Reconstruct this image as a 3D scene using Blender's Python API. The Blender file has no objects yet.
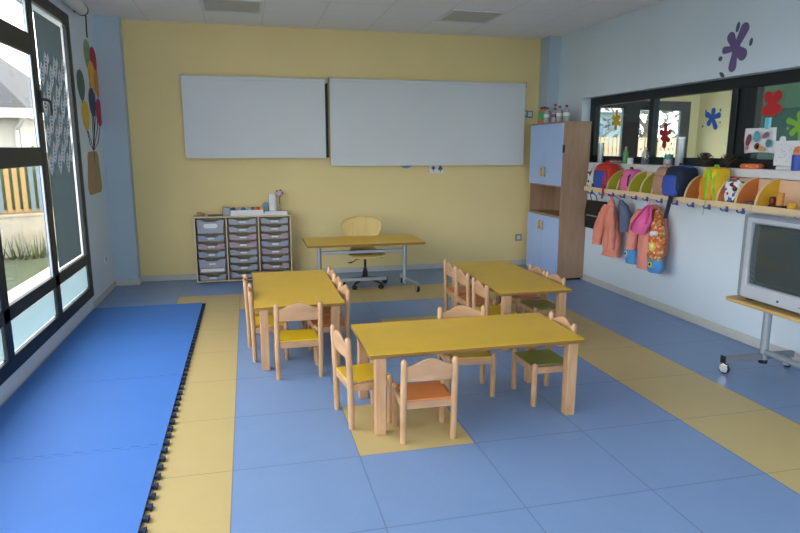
import bpy, bmesh, math, random
from math import sin, cos, pi, radians, sqrt
from mathutils import Vector, Matrix, noise
random.seed(7)
SC = bpy.context.scene
COL = SC.collection

# ------------------------------------------------------------------ materials
def lin(c):
    return tuple(((v/255)/12.92 if v/255 <= .04045 else ((v/255+.055)/1.055)**2.4) for v in c)

def mat(name, rgb, rough=.6, var=.06, scale=9., bump=0., bscale=60., metal=0., spec=.5, kind='noise', rgb2=None, coat=0., stretch=(1,1,1)):
    m = bpy.data.materials.new(name); m.use_nodes = True
    nt = m.node_tree; N = nt.nodes; L = nt.links
    p = N['Principled BSDF']
    p.inputs['Roughness'].default_value = rough
    p.inputs['Metallic'].default_value = metal
    p.inputs['Specular IOR Level'].default_value = spec
    p.inputs['Coat Weight'].default_value = coat
    c = lin(rgb)
    tc = N.new('ShaderNodeTexCoord'); mp = N.new('ShaderNodeMapping')
    mp.inputs['Scale'].default_value = stretch
    L.new(tc.outputs['Object'], mp.inputs['Vector'])
    r = N.new('ShaderNodeValToRGB')
    if kind == 'wood':
        t = N.new('ShaderNodeTexNoise'); t.inputs['Scale'].default_value = scale
        t.inputs['Detail'].default_value = 5; t.inputs['Distortion'].default_value = .6
        fac = t.outputs['Fac']
    elif kind == 'voronoi':
        t = N.new('ShaderNodeTexVoronoi'); t.inputs['Scale'].default_value = scale
        fac = None
    else:
        t = N.new('ShaderNodeTexNoise'); t.inputs['Scale'].default_value = scale
        t.inputs['Detail'].default_value = 3
        fac = t.outputs['Fac']
    L.new(mp.outputs['Vector'], t.inputs['Vector'])
    if fac is None:
        sp = N.new('ShaderNodeSeparateColor'); L.new(t.outputs['Color'], sp.inputs['Color']); fac = sp.outputs['Red']
        r.color_ramp.interpolation = 'CONSTANT'
        pal = [lin(x) for x in rgb2]
        while len(r.color_ramp.elements) < len(pal): r.color_ramp.elements.new(.5)
        for i, q in enumerate(pal):
            r.color_ramp.elements[i].position = i/len(pal); r.color_ramp.elements[i].color = (*q, 1)
    else:
        a = lin(rgb2) if rgb2 else tuple(v*(1-var) for v in c)
        b = c if rgb2 else tuple(min(1, v*(1+var)) for v in c)
        e = r.color_ramp.elements
        e[0].position = .32; e[0].color = (*a, 1); e[1].position = .68; e[1].color = (*b, 1)
    L.new(fac, r.inputs['Fac']); L.new(r.outputs['Color'], p.inputs['Base Color'])
    if bump:
        n2 = N.new('ShaderNodeTexNoise'); n2.inputs['Scale'].default_value = bscale; n2.inputs['Detail'].default_value = 3
        L.new(mp.outputs['Vector'], n2.inputs['Vector'])
        bp = N.new('ShaderNodeBump'); bp.inputs['Strength'].default_value = bump; bp.inputs['Distance'].default_value = .01
        L.new(n2.outputs['Fac'], bp.inputs['Height']); L.new(bp.outputs['Normal'], p.inputs['Normal'])
    return m

def glassmat(name, tint=(1, 1, 1), gloss=.06, milk=0., milkcol=(.8, .85, .87)):
    m = bpy.data.materials.new(name); m.use_nodes = True
    nt = m.node_tree; N = nt.nodes; L = nt.links
    N.remove(N['Principled BSDF']); out = N['Material Output']
    tr = N.new('ShaderNodeBsdfTransparent'); tr.inputs['Color'].default_value = (*tint, 1)
    gl = N.new('ShaderNodeBsdfGlossy'); gl.inputs['Roughness'].default_value = .02
    lw = N.new('ShaderNodeLayerWeight'); lw.inputs['Blend'].default_value = .5
    pw = N.new('ShaderNodeMath'); pw.operation = 'POWER'; pw.inputs[1].default_value = 5
    ma = N.new('ShaderNodeMath'); ma.operation = 'MULTIPLY_ADD'; ma.inputs[1].default_value = .55; ma.inputs[2].default_value = .03
    mx = N.new('ShaderNodeMixShader')
    L.new(lw.outputs['Facing'], pw.inputs[0]); L.new(pw.outputs[0], ma.inputs[0]); L.new(ma.outputs[0], mx.inputs['Fac'])
    base = tr
    if milk:
        tl = N.new('ShaderNodeBsdfTranslucent'); tl.inputs['Color'].default_value = (*milkcol, 1)
        df = N.new('ShaderNodeBsdfDiffuse'); df.inputs['Color'].default_value = (*milkcol, 1)
        m2 = N.new('ShaderNodeMixShader'); m2.inputs['Fac'].default_value = .35
        L.new(tl.outputs[0], m2.inputs[1]); L.new(df.outputs[0], m2.inputs[2])
        m3 = N.new('ShaderNodeMixShader')
        nz = N.new('ShaderNodeTexNoise'); nz.inputs['Scale'].default_value = 3
        mr = N.new('ShaderNodeMapRange'); mr.inputs['To Min'].default_value = milk-.04; mr.inputs['To Max'].default_value = min(1, milk+.04)
        L.new(nz.outputs['Fac'], mr.inputs['Value']); L.new(mr.outputs[0], m3.inputs['Fac'])
        L.new(tr.outputs[0], m3.inputs[1]); L.new(m2.outputs[0], m3.inputs[2]); base = m3
    L.new(base.outputs[0], mx.inputs[1]); L.new(gl.outputs[0], mx.inputs[2])
    L.new(mx.outputs[0], out.inputs['Surface'])
    return m

# ------------------------------------------------------------------ mesh builder
class B:
    def __init__(s): s.bm = bmesh.new()
    def vs(s, pts): return [s.bm.verts.new(p) for p in pts]
    def face(s, vs):
        try: return s.bm.faces.new(vs)
        except ValueError: return None
    def box(s, x0, x1, y0, y1, z0, z1, rot=0, c=None):
        P = [(x, y, z) for z in (z0, z1) for y in (y0, y1) for x in (x0, x1)]
        if rot:
            cx, cy = c if c else ((x0+x1)/2, (y0+y1)/2)
            P = [(cx+(x-cx)*cos(rot)-(y-cy)*sin(rot), cy+(x-cx)*sin(rot)+(y-cy)*cos(rot), z) for x, y, z in P]
        v = s.vs(P)
        for f in ((0, 2, 3, 1), (4, 5, 7, 6), (0, 1, 5, 4), (2, 6, 7, 3), (0, 4, 6, 2), (1, 3, 7, 5)): s.face([v[i] for i in f])
        return s
    def rings(s, rings, close=True, cap0=True, cap1=True):
        R = [s.vs(r) for r in rings]; n = len(R[0])
        for a, b in zip(R, R[1:]):
            for i in range(n if close else n-1):
                j = (i+1) % n; s.face([a[i], a[j], b[j], b[i]])
        if cap0: s.face(R[0][::-1])
        if cap1: s.face(R[-1])
        return s
    def tube(s, pts, r, n=10, flat=1.):
        pts = [Vector(p) for p in pts]
        rs = r if isinstance(r, (list, tuple)) else [r]*len(pts)
        d0 = (pts[1]-pts[0]).normalized()
        u = d0.orthogonal().normalized() if abs(d0.z) > .9 else Vector((0, 0, 1)).cross(d0).normalized()
        out = []
        for i, p in enumerate(pts):
            d = (pts[min(i+1, len(pts)-1)]-pts[max(i-1, 0)]).normalized()
            u = (u-d*u.dot(d)).normalized(); w = d.cross(u)
            out.append([p+(u*cos(2*pi*k/n)+w*sin(2*pi*k/n)*flat)*rs[i] for k in range(n)])
        return s.rings(out)
    def cyl(s, p0, p1, r0, r1=None, n=16):
        return s.tube([p0, p1], [r0, r0 if r1 is None else r1], n)
    def lathe(s, c, prof, n=20, ax='z'):
        out = []
        for r, h in prof:
            r = max(r, .0004)
            ring = []
            for k in range(n):
                a = 2*pi*k/n
                q = (r*cos(a), r*sin(a), h)
                if ax == 'x': q = (h, q[0], q[1])
                if ax == 'y': q = (q[1], h, q[0])
                ring.append((c[0]+q[0], c[1]+q[1], c[2]+q[2]))
            out.append(ring)
        return s.rings(out)
    def prism(s, poly, ax, a, b):
        """poly of 2-d points in the plane normal to ax, extruded from a to b"""
        def P(p, h):
            return (h, p[0], p[1]) if ax == 'x' else (p[0], h, p[1]) if ax == 'y' else (p[0], p[1], h)
        A = s.vs([P(p, a) for p in poly]); Bv = s.vs([P(p, b) for p in poly]); n = len(poly)
        s.face(A[::-1]); s.face(Bv)
        for i in range(n):
            j = (i+1) % n; s.face([A[i], A[j], Bv[j], Bv[i]])
        return s
    def sell(s, c, r, e=.5, nu=20, nv=12, wob=0., rot=0.):
        """superellipsoid: a rounded block"""
        def pw(v, q): return (abs(v)**q)*(1 if v >= 0 else -1)
        out = []
        for i in range(nv+1):
            t = -pi/2+pi*i/nv; ct = max(.004, cos(t))
            ring = []
            for k in range(nu):
                a = 2*pi*k/nu
                p = Vector((r[0]*pw(ct, e)*pw(cos(a), e), r[1]*pw(ct, e)*pw(sin(a), e), r[2]*pw(sin(t), e)))
                if wob:
                    q = p+Vector(c); w = noise.noise(q*9)*wob+noise.noise(q*21)*wob*.5
                    p *= 1+w
                if rot: p = Matrix.Rotation(rot, 3, 'Z') @ p
                ring.append(p+Vector(c))
            out.append(ring)
        return s.rings(out)
    def build(s, name, m, parent=None, local=False, smooth=True, bevel=0., solid=0., subsurf=0, ang=38):
        bmesh.ops.recalc_face_normals(s.bm, faces=s.bm.faces)
        me = bpy.data.meshes.new(name); 
        if parent is not None and not local:
            off = wloc(parent)
        elif parent is None and not local:
            vs = [v.co for v in s.bm.verts]
            lo = [min(v[i] for v in vs) for i in range(3)]; hi = [max(v[i] for v in vs) for i in range(3)]
            off = Vector(((lo[0]+hi[0])/2, (lo[1]+hi[1])/2, lo[2]))
        else: off = Vector((0, 0, 0))
        bmesh.ops.translate(s.bm, verts=s.bm.verts, vec=-off)
        s.bm.to_mesh(me); s.bm.free()
        me.materials.append(m)
        if smooth:
            for p in me.polygons: p.use_smooth = True
            me.set_sharp_from_angle(angle=radians(ang))
        o = bpy.data.objects.new(name, me); COL.objects.link(o)
        if parent is not None: o.parent = parent
        else: o.location = off
        if solid:
            md = o.modifiers.new('solid', 'SOLIDIFY'); md.thickness = solid; md.offset = 0
        if subsurf:
            md = o.modifiers.new('sub', 'SUBSURF'); md.levels = md.render_levels = subsurf
        if bevel:
            md = o.modifiers.new('bevel', 'BEVEL'); md.width = bevel; md.segments = 2; md.limit_method = 'ANGLE'; md.angle_limit = radians(40)
        return o

def wloc(o):
    v = Vector((0, 0, 0))
    while o is not None: v += o.location; o = o.parent
    return v

def thing(name, label, cat, loc=(0, 0, 0), rz=0, group=None):
    o = bpy.data.objects.new(name, None); COL.objects.link(o)
    o.empty_display_size = .1
    o.location = loc; o.rotation_euler = (0, 0, rz)
    o['label'] = label; o['category'] = cat
    if group: o['group'] = group
    return o
def tag(o, label, cat, group=None):
    o['label'] = label; o['category'] = cat
    if group: o['group'] = group
    return o
def struct(o): o['kind'] = 'structure'; return o
def dup(root, loc, rz, label, group=None, swap=None):
    r = root.copy(); COL.objects.link(r); r.location = loc; r.rotation_euler = (0, 0, rz)
    r['label'] = label
    if group: r['group'] = group
    for ch in list(root.children):
        c = ch.copy(); COL.objects.link(c); c.parent = r
        if swap and ch.name.split('.')[0] in swap:
            c.data = ch.data.copy(); c.data.materials[0] = swap[ch.name.split('.')[0]]
        for g in list(ch.children):
            d = g.copy(); COL.objects.link(d); d.parent = c
    return r

# ------------------------------------------------------------------ palette
M = {}
M['wall_yellow'] = mat('wall_yellow', (232, 212, 152), .75, .02, 1.2, .05, 90)
M['wall_blue'] = mat('wall_pale_blue', (210, 224, 234), .75, .02, 1.2, .05, 90)
M['wall_column'] = mat('column_blue', (178, 198, 210), .75, .02, 1.2, .05, 90)
M['wall_cream'] = mat('hall_cream', (236, 222, 172), .8, .02, 1.2)
M['ceil'] = None
M['white'] = mat('white_paint', (214, 216, 216), .5, .02)
M['skirt'] = mat('skirting_white', (196, 198, 192), .5, .03)
M['dark'] = mat('dark_frame', (25, 33, 37), .42, .05, 6, spec=.35)
M['black'] = mat('black_plastic', (24, 26, 28), .45, .08)
M['beech'] = mat('beech_wood', (204, 166, 126), .42, .05, 5, kind='wood', rgb2=(182, 140, 100), stretch=(4, 4, .8))
M['beech_h'] = mat('beech_panel', (200, 160, 122), .42, .05, 5, kind='wood', rgb2=(182, 140, 104), stretch=(.8, 4, 4))
M['top_yellow'] = mat('yellow_laminate', (222, 178, 44), .33, .03, 5)
M['edge_yellow'] = mat('laminate_edge', (138, 102, 40), .5, .05, 5)
M['seat_yellow'] = mat('seat_yellow', (232, 190, 34), .35, .03, 5)
M['seat_orange'] = mat('seat_orange', (222, 132, 66), .35, .03, 5)
M['seat_green'] = mat('seat_green', (140, 146, 36), .35, .03, 5)
M['cab_wood'] = mat('cabinet_wood', (172, 142, 116), .5, .05, 5, kind='wood', rgb2=(158, 128, 104), stretch=(4, 4, .6))
M['cab_edge'] = mat('cabinet_edge', (196, 164, 130), .5, .05, 5)
M['cab_blue'] = mat('cabinet_door_blue', (168, 194, 240), .4, .02, 2)
M['unit_wood'] = mat('unit_wood', (214, 196, 162), .5, .05, 5, kind='wood', rgb2=(202, 182, 146), stretch=(4, 4, .8))
M['metal'] = mat('grey_steel', (166, 176, 186), .38, .04, 9, metal=.55)
M['chrome'] = mat('chrome', (215, 215, 215), .18, .03, 9, metal=.9)
M['brass'] = mat('handle_wood', (206, 176, 110), .35, .05, 9)
M['ply'] = mat('chair_ply', (218, 194, 124), .38, .04, 4, kind='wood', rgb2=(204, 178, 108), stretch=(6, 1, 1))
M['screen'] = mat('screen_fabric', (212, 218, 219), .8, .015, 1.5)
M['chalk'] = mat('chalkboard', (26, 44, 44), .7, .1, 4)
M['foam'] = mat('blue_foam', (62, 118, 196), .62, .03, 2, .12, 240)
M['foam_dark'] = mat('navy_foam', (18, 32, 62), .75, .08, 4)
M['plast'] = mat('tray_plastic', (152, 158, 170), .3, .05, 7, spec=.6)
M['plast_b'] = mat('tray_plastic_bluish', (142, 156, 178), .3, .05, 7, spec=.6)
M['plast_p'] = mat('tray_plastic_pinkish', (164, 148, 158), .3, .05, 7, spec=.6)
M['tray_in'] = mat('tray_inner_dark', (52, 58, 70), .6, .05, 7)
M['paper'] = mat('paper', (228, 230, 232), .7, .02)
M['tv'] = mat('tv_silver', (176, 182, 190), .4, .03, 6, metal=.15)
M['tv_dark'] = mat('tv_grey', (128, 136, 146), .5, .05, 40)
M['tv_screen'] = mat('tv_glass', (58, 68, 68), .09, .03, 3, spec=.7, coat=.4)
M['trolley_top'] = mat('trolley_wood', (198, 168, 108), .4, .05, 4, kind='wood', rgb2=(180, 148, 90), stretch=(4, .8, 4))
M['hook'] = mat('purple_hook', (72, 70, 140), .4, .05)
M['div_green'] = mat('divider_green', (170, 172, 48), .42, .04, 4)
M['div_orange'] = mat('divider_orange', (206, 124, 62), .42, .04, 4)
M['div_yellow'] = mat('divider_yellow', (214, 168, 40), .42, .04, 4)
M['rim'] = mat('divider_rim', (222, 198, 158), .45, .05, 5)
M['glass'] = glassmat('window_glass')
M['glass_in'] = glassmat('partition_glass', (.86, .9, .89))
M['film'] = glassmat('frosted_film_light', (.7, .78, .8), milk=.8, milkcol=(.46, .56, .57))
M['film_d'] = glassmat('frosted_film_grey', (.3, .36, .4), milk=.82, milkcol=(.15, .195, .215))
M['lace'] = mat('lace_white', (196, 200, 216), .7, .1, 20)
M['diff'] = mat('lamp_diffuser', (186, 190, 184), .5, .06, 60)
M['red'] = mat('red_fabric', (190, 42, 30), .6, .08, 12, .2)
M['navy'] = mat('navy_fabric', (34, 52, 112), .65, .1, 12, .2)
M['royal'] = mat('royal_blue_fabric', (52, 82, 172), .6, .1, 12, .2)
M['dnavy'] = mat('dark_navy_fabric', (20, 34, 58), .7, .1, 12, .2)
M['pink'] = mat('pink_fabric', (228, 104, 164), .6, .06, 12, .2)
M['hotpink'] = mat('hot_pink', (206, 62, 128), .6, .06, 12, .2)
M['rose'] = mat('rose_gold_fabric', (190, 146, 124), .38, .08, 9, .1, metal=.25)
M['yellowf'] = mat('yellow_fabric', (226, 192, 26), .6, .06, 12, .2)
M['limef'] = mat('lime_fabric', (142, 196, 34), .6, .06, 12, .2)
M['orangef'] = mat('orange_fabric', (232, 140, 30), .6, .06, 12, .2)
M['salmon'] = mat('salmon_fabric', (222, 138, 118), .75, .06, 9, .35, 50)
M['salmon2'] = mat('coat_pink_fabric', (220, 142, 128), .75, .06, 9, .35, 50)
M['slate'] = mat('slate_fabric', (92, 106, 134), .75, .08, 9, .2)
M['print'] = mat('printed_fabric', (0, 0, 0), .7, scale=38, kind='voronoi', rgb2=[(206, 92, 44), (214, 150, 60), (190, 66, 44), (206, 184, 150), (204, 116, 62), (150, 120, 60)])
M['floral'] = mat('floral_fabric', (0, 0, 0), .7, scale=34, kind='voronoi', rgb2=[(232, 232, 226), (226, 222, 220), (172, 40, 50), (236, 236, 232), (70, 110, 170), (228, 226, 222), (60, 50, 70)])
M['skyfab'] = mat('blue_print_fabric', (72, 140, 196), .7, .1, 14)
M['eye_y'] = mat('yellow_disc', (240, 200, 60), .6, .04)
M['leather'] = mat('black_glossy_bag', (14, 14, 16), .4, .2, 8, .1, spec=.3)
M['purple'] = mat('purple_vinyl', (104, 90, 140), .6, .04)
M['drop'] = mat('slate_vinyl', (72, 84, 98), .6, .04)
M['s_yellow'] = mat('splat_yellow', (206, 176, 40), .5, .04)
M['s_red'] = mat('splat_red', (150, 26, 36), .5, .04)
M['s_red2'] = mat('splat_bright_red', (186, 34, 40), .5, .04)
M['s_blue'] = mat('splat_blue', (36, 88, 172), .5, .04)
M['s_green'] = mat('splat_green', (120, 176, 52), .5, .04)
M['teal'] = mat('teal_plastic', (70, 140, 130), .4, .06)
M['cone'] = mat('pine_cone', (66, 54, 46), .8, .2, 30)
M['grass'] = mat('lawn', (54, 64, 32), .9, .3, 6, .5, 40, rgb2=(38, 48, 22))
M['path'] = mat('path_paving', (168, 160, 146), .8, .06, 5)
M['block'] = mat('block_wall', (146, 140, 126), .85, .1, 5, .2, 30)
M['fence_tan'] = mat('fence_tan', (138, 110, 70), .6, .06)
M['fence_blue'] = mat('fence_blue', (84, 100, 110), .6, .06)
M['hedge'] = mat('hedge_green', (64, 82, 46), .9, .3, 14, .6, 30)
M['render'] = mat('house_render', (156, 152, 142), .85, .05, 3)
M['gutter'] = mat('gutter_white', (164, 164, 160), .5, .03)
M['hill'] = mat('hill_blue', (88, 112, 132), .95, .06, .02)
M['bark'] = mat('bark', (92, 82, 72), .9, .2, 14)

def roofmat():
    m = mat('roof_tiles', (128, 128, 128), .8, .12, 6)
    nt = m.node_tree; N = nt.nodes; L = nt.links
    br = N.new('ShaderNodeTexBrick'); br.inputs['Scale'].default_value = 3
    br.inputs['Color1'].default_value = (*lin((66, 66, 66)), 1); br.inputs['Color2'].default_value = (*lin((54, 54, 56)), 1)
    br.inputs['Mortar'].default_value = (*lin((30, 30, 32)), 1); br.inputs['Mortar Size'].default_value = .04
    tc = N.new('ShaderNodeTexCoord'); L.new(tc.outputs['Object'], br.inputs['Vector'])
    L.new(br.outputs['Color'], N['Principled BSDF'].inputs['Base Color'])
    return m
M['roof'] = roofmat()

# floor: linoleum tiles, blue with a yellow ring and two yellow squares, thin welded seams
def floormat():
    m = bpy.data.materials.new('linoleum'); m.use_nodes = True
    nt = m.node_tree; N = nt.nodes; L = nt.links; p = N['Principled BSDF']
    geo = N.new('ShaderNodeNewGeometry'); sp = N.new('ShaderNodeSeparateXYZ'); L.new(geo.outputs['Position'], sp.inputs[0])
    def mth(op, a, b=None, c=None):
        n = N.new('ShaderNodeMath'); n.operation = op
        for i, v in enumerate((a, b, c)):
            if v is None: continue
            if isinstance(v, (int, float)): n.inputs[i].default_value = v
            else: L.new(v, n.inputs[i])
        return n.outputs[0]
    X, Y = sp.outputs['X'], sp.outputs['Y']
    def rect(x0, x1, y0, y1):
        a = mth('MULTIPLY', mth('GREATER_THAN', X, x0), mth('LESS_THAN', X, x1))
        b = mth('MULTIPLY', mth('GREATER_THAN', Y, y0), mth('LESS_THAN', Y, y1))
        return mth('MULTIPLY', a, b)
    ring = mth('SUBTRACT', rect(-.853, 3.405, -5, 7.66), rect(-.147, 2.70, -5, 6.90))
    yel = mth('MAXIMUM', mth('MAXIMUM', ring, rect(.565, 1.265, 3.296, 4.016)), rect(1.275, 1.985, 5.452, 6.155))
    def seam(v, o, pitch, w):
        u = mth('DIVIDE', mth('SUBTRACT', v, o), pitch)
        f = mth('ABSOLUTE', mth('SUBTRACT', mth('FRACT', mth('ADD', u, .5)), .5))
        return mth('LESS_THAN', f, w/pitch)
    sm = mth('MAXIMUM', seam(X, -.147, .7105, .0028), seam(Y, 3.296, .7125, .0028))
    n1 = N.new('ShaderNodeTexNoise'); n1.inputs['Scale'].default_value = 5; n1.inputs['Detail'].default_value = 6
    L.new(geo.outputs['Position'], n1.inputs['Vector'])
    n2 = N.new('ShaderNodeTexNoise'); n2.inputs['Scale'].default_value = 60; n2.inputs['Detail'].default_value = 3
    L.new(geo.outputs['Position'], n2.inputs['Vector'])
    def two(a, b):
        mx = N.new('ShaderNodeMix'); mx.data_type = 'RGBA'
        mx.inputs[6].default_value = (*lin(a), 1); mx.inputs[7].default_value = (*lin(b), 1)
        f = mth('ADD', mth('MULTIPLY', n1.outputs['Fac'], .5), mth('MULTIPLY', n2.outputs['Fac'], .5))
        L.new(f, mx.inputs[0]); return mx.outputs[2]
    blue = two((116, 144, 184), (128, 156, 198)); ye = two((190, 168, 112), (202, 180, 124))
    m1 = N.new('ShaderNodeMix'); m1.data_type = 'RGBA'; L.new(yel, m1.inputs[0]); L.new(blue, m1.inputs[6]); L.new(ye, m1.inputs[7])
    m2 = N.new('ShaderNodeMix'); m2.data_type = 'RGBA'; L.new(mth('MULTIPLY', sm, .5), m2.inputs[0]); L.new(m1.outputs[2], m2.inputs[6])
    m2.inputs[7].default_value = (*lin((48, 62, 84)), 1)
    L.new(m2.outputs[2], p.inputs['Base Color'])
    p.inputs['Roughness'].default_value = .4; p.inputs['Specular IOR Level'].default_value = .45
    bp = N.new('ShaderNodeBump'); bp.inputs['Strength'].default_value = .05; bp.inputs['Distance'].default_value = .004
    L.new(n2.outputs['Fac'], bp.inputs['Height']); L.new(bp.outputs['Normal'], p.inputs['Normal'])
    return m
M['floor'] = floormat()

def ceilmat():
    m = bpy.data.materials.new('ceiling_tiles'); m.use_nodes = True
    nt = m.node_tree; N = nt.nodes; L = nt.links; p = N['Principled BSDF']
    geo = N.new('ShaderNodeNewGeometry')
    mp = N.new('ShaderNodeMapping'); mp.inputs['Location'].default_value = (.425/.6875, -7.13/.6875, 0); mp.inputs['Scale'].default_value = (1/.6875, 1/.6875, 1)
    L.new(geo.outputs['Position'], mp.inputs['Vector'])
    br = N.new('ShaderNodeTexBrick'); br.offset = 0; br.inputs['Scale'].default_value = 1
    br.inputs['Brick Width'].default_value = 1; br.inputs['Row Height'].default_value = 1; br.inputs['Mortar Size'].default_value = .012
    br.inputs['Color1'].default_value = (*lin((240, 240, 240)), 1); br.inputs['Color2'].default_value = (*lin((237, 237, 238)), 1)
    br.inputs['Mortar'].default_value = (*lin((226, 226, 226)), 1)
    L.new(mp.outputs['Vector'], br.inputs['Vector']); L.new(br.outputs['Color'], p.inputs['Base Color'])
    p.inputs['Roughness'].default_value = .9
    return m
M['ceil'] = ceilmat()

# ------------------------------------------------------------------ room shell
XL, XR, YB, YF, ZC = -1.72, 4.376, 8.70, -2.2, 3.305
struct(B().box(XL-.3, 8.2, YF-.2, 9.6, -.12, 0).build('floor', M['floor'], smooth=False))
struct(B().box(XL-.3, 8.2, YF-.2, 9.6, ZC, ZC+.15).build('ceiling', M['ceil'], smooth=False))
struct(B().box(XL-.3, XR+.22, YB, YB+.2, 0, ZC).build('wall_back', M['wall_yellow'], smooth=False))
FX0, FX1, FZ0, FZ1 = -.6, 3.4, .85, 2.35
b = B(); b.box(XL-.3, FX0, YF-.2, YF, 0, ZC); b.box(FX1, XR+.22, YF-.2, YF, 0, ZC); b.box(FX0, FX1, YF-.2, YF, 0, FZ0); b.box(FX0, FX1, YF-.2, YF, FZ1, ZC)
struct(b.build('wall_front', M['wall_blue'], smooth=False))
w3 = struct(bpy.data.objects.new('added_fill_window', None)); COL.objects.link(w3); w3.location = (1.65, YF-.1, FZ0)  # unseen window behind the camera, added to brighten the back wall
b = B(); b.box(FX0, FX1, YF-.13, YF-.07, FZ0, FZ0+.07); b.box(FX0, FX1, YF-.13, YF-.07, FZ1-.07, FZ1)
for k in range(5):
    xx = FX0+(FX1-FX0-.07)*k/4; b.box(xx, xx+.07, YF-.13, YF-.07, FZ0+.07, FZ1-.07)
struct(b.build('window_frame', M['dark'], w3, smooth=False))
struct(B().box(FX0+.07, FX1-.07, YF-.103, YF-.097, FZ0+.07, FZ1-.07).build('window_glass', M['glass'], w3, smooth=False))
# window wall
WZ0, WZ1, WY0, WY1 = .14, 3.085, -1.4, 7.345
b = B()
b.box(XL-.3, XL, YF, WY0, 0, ZC); b.box(XL-.3, XL, WY1, YB, 0, ZC)
b.box(XL-.3, XL, WY0, WY1, 0, WZ0); b.box(XL-.3, XL, WY0, WY1, WZ1, ZC)
struct(b.build('wall_left', M['wall_blue'], smooth=False))
# corner columns
struct(B().box(XL, -1.432, 8.51, YB, 0, ZC).build('wall_column_window_side', M['wall_column'], smooth=False))
struct(B().box(4.205, XR, 8.42, YB, 0, ZC).build('wall_column_cabinet_side', M['wall_column'], smooth=False))
# wall of the coat rack with the partition window
OY0, OY1, OZ0, OZ1 = 3.3, 7.74, 1.575, 2.41
b = B()
b.box(XR, XR+.22, YF, OY0, 0, ZC); b.box(XR, XR+.22, OY1, YB, 0, ZC)
b.box(XR, XR+.22, OY0, OY1, 0, OZ0-.03); b.box(XR, XR+.22, OY0, OY1, OZ1, ZC)
struct(b.build('wall_right', M['wall_blue'], smooth=False))
struct(B().box(XR-.012, XR+.13, OY0, OY1, OZ0-.085, OZ0).build('trim_1', M['white'], bevel=.004))
# skirting
struct(B().box(-1.418, 4.205, YB-.014, YB, 0, .075).build('baseboard_back', M['skirt'], bevel=.003))
struct(B().box(XR-.014, XR, YF, 7.44, 0, .085).build('baseboard_right', M['skirt'], bevel=.003))
b = B(); b.box(XL, XL+.014, WY1-.02, 8.51, 0, .075); b.box(XL+.014, -1.418, 8.496, 8.51, 0, .075); b.box(-1.432, -1.418, 8.51, YB-.014, 0, .075)
struct(b.build('baseboard_left', M['skirt'], bevel=.003))
B_sw = B().box(XL, XL+.012, 8.02, 8.10, .39, .47)
sw = thing('wall_socket', 'small pale socket low on the wall beneath the balloon decal', 'socket', (XL, 8.06, .39))
B_sw.build('socket_plate', M['white'], sw, bevel=.003); B().cyl((XL+.012, 8.06, .43), (XL+.015, 8.06, .43), .022).build('socket_face', M['tv_dark'], sw)

# ------------------------------------------------------------------ left window (one unit of five bays)
win = struct(bpy.data.objects.new('window_1', None)); COL.objects.link(win); win.location = (XL-.04, 3, WZ0)
mull = [7.245, 6.09, 4.84, 3.59, 2.34, 1.09, -.16]
F = .06
b = B(); x0, x1 = XL-.028, XL+.012
b.box(x0, x1, WY0, WY1, WZ1-.11, WZ1); b.box(x0, x1, WY0, WY1, WZ0, WZ0+.115)
b.box(x0, x1, WY1-.13, WY1, WZ0+.115, WZ1-.11); b.box(x0, x1, WY0, WY0+.1, WZ0+.115, WZ1-.11)
for y in mull[1:]: b.box(x0, x1, y-.065, y+.065, WZ0+.115, WZ1-.11)
b.box(x0, x1, WY0+.1, WY1-.13, .515, .625)
struct(b.build('window_frame', M['dark'], win, bevel=.006, smooth=False))
b = B(); gl = B(); film = B(); filmd = B(); gap = B()
bays = list(zip(mull[1:]+[WY0+.1-.065], mull))
edge = B()
for i, (a, c) in enumerate(bays):
    a += .065; c -= .065
    if i == 0: c = WY1-.13
    # bottom pane
    gl.box(XL-.018, XL-.013, a, c, WZ0+.115, .515)
    film.box(XL-.011, XL-.009, a+.022, c-.018, WZ0+.135, .50)
    if i == 0:
        gl.box(XL-.018, XL-.013, a, c, .625, WZ1-.11)
        filmd.box(XL-.011, XL-.009, a+.10, c-.15, .655, WZ1-.17)
    else:
        b.box(x0, x1, a, c, 1.60, 1.755); b.box(x0, x1, a, c, 2.515, 2.685)
        for z0, z1 in ((.625, 1.60), (1.755, 2.515), (2.685, WZ1-.11)):
            gl.box(XL-.018, XL-.013, a, c, z0, z1)
            edge.box(XL-.012, XL+.004, c-.03, c-.003, z0, z1); 
struct(b.build('sash_rail', M['dark'], win, bevel=.006, smooth=False))
struct(edge.build('sash_edge', M['metal'], win, smooth=False))
struct(gl.build('window_glass', M['glass'], win, smooth=False))
struct(film.build('frosted_film', M['film'], win, smooth=False))
struct(filmd.build('grey_frosted_film', M['film_d'], win, smooth=False))
struct(B().box(XL-.3, XL-.035, WY1-.004, WY1, WZ0, WZ1).build('trim_2', M['white'], smooth=False))
# handle
b = B(); b.box(XL+.012, XL+.026, 6.11-.02, 6.11+.02, 2.05, 2.24); b.tube([(XL+.02, 6.11, 2.16), (XL+.06, 6.11, 2.16), (XL+.065, 6.17, 2.155), (XL+.065, 6.20, 2.14), (XL+.065, 6.205, 2.03)], .013, 8)
struct(b.build('window_handle', M['black'], win))
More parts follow.
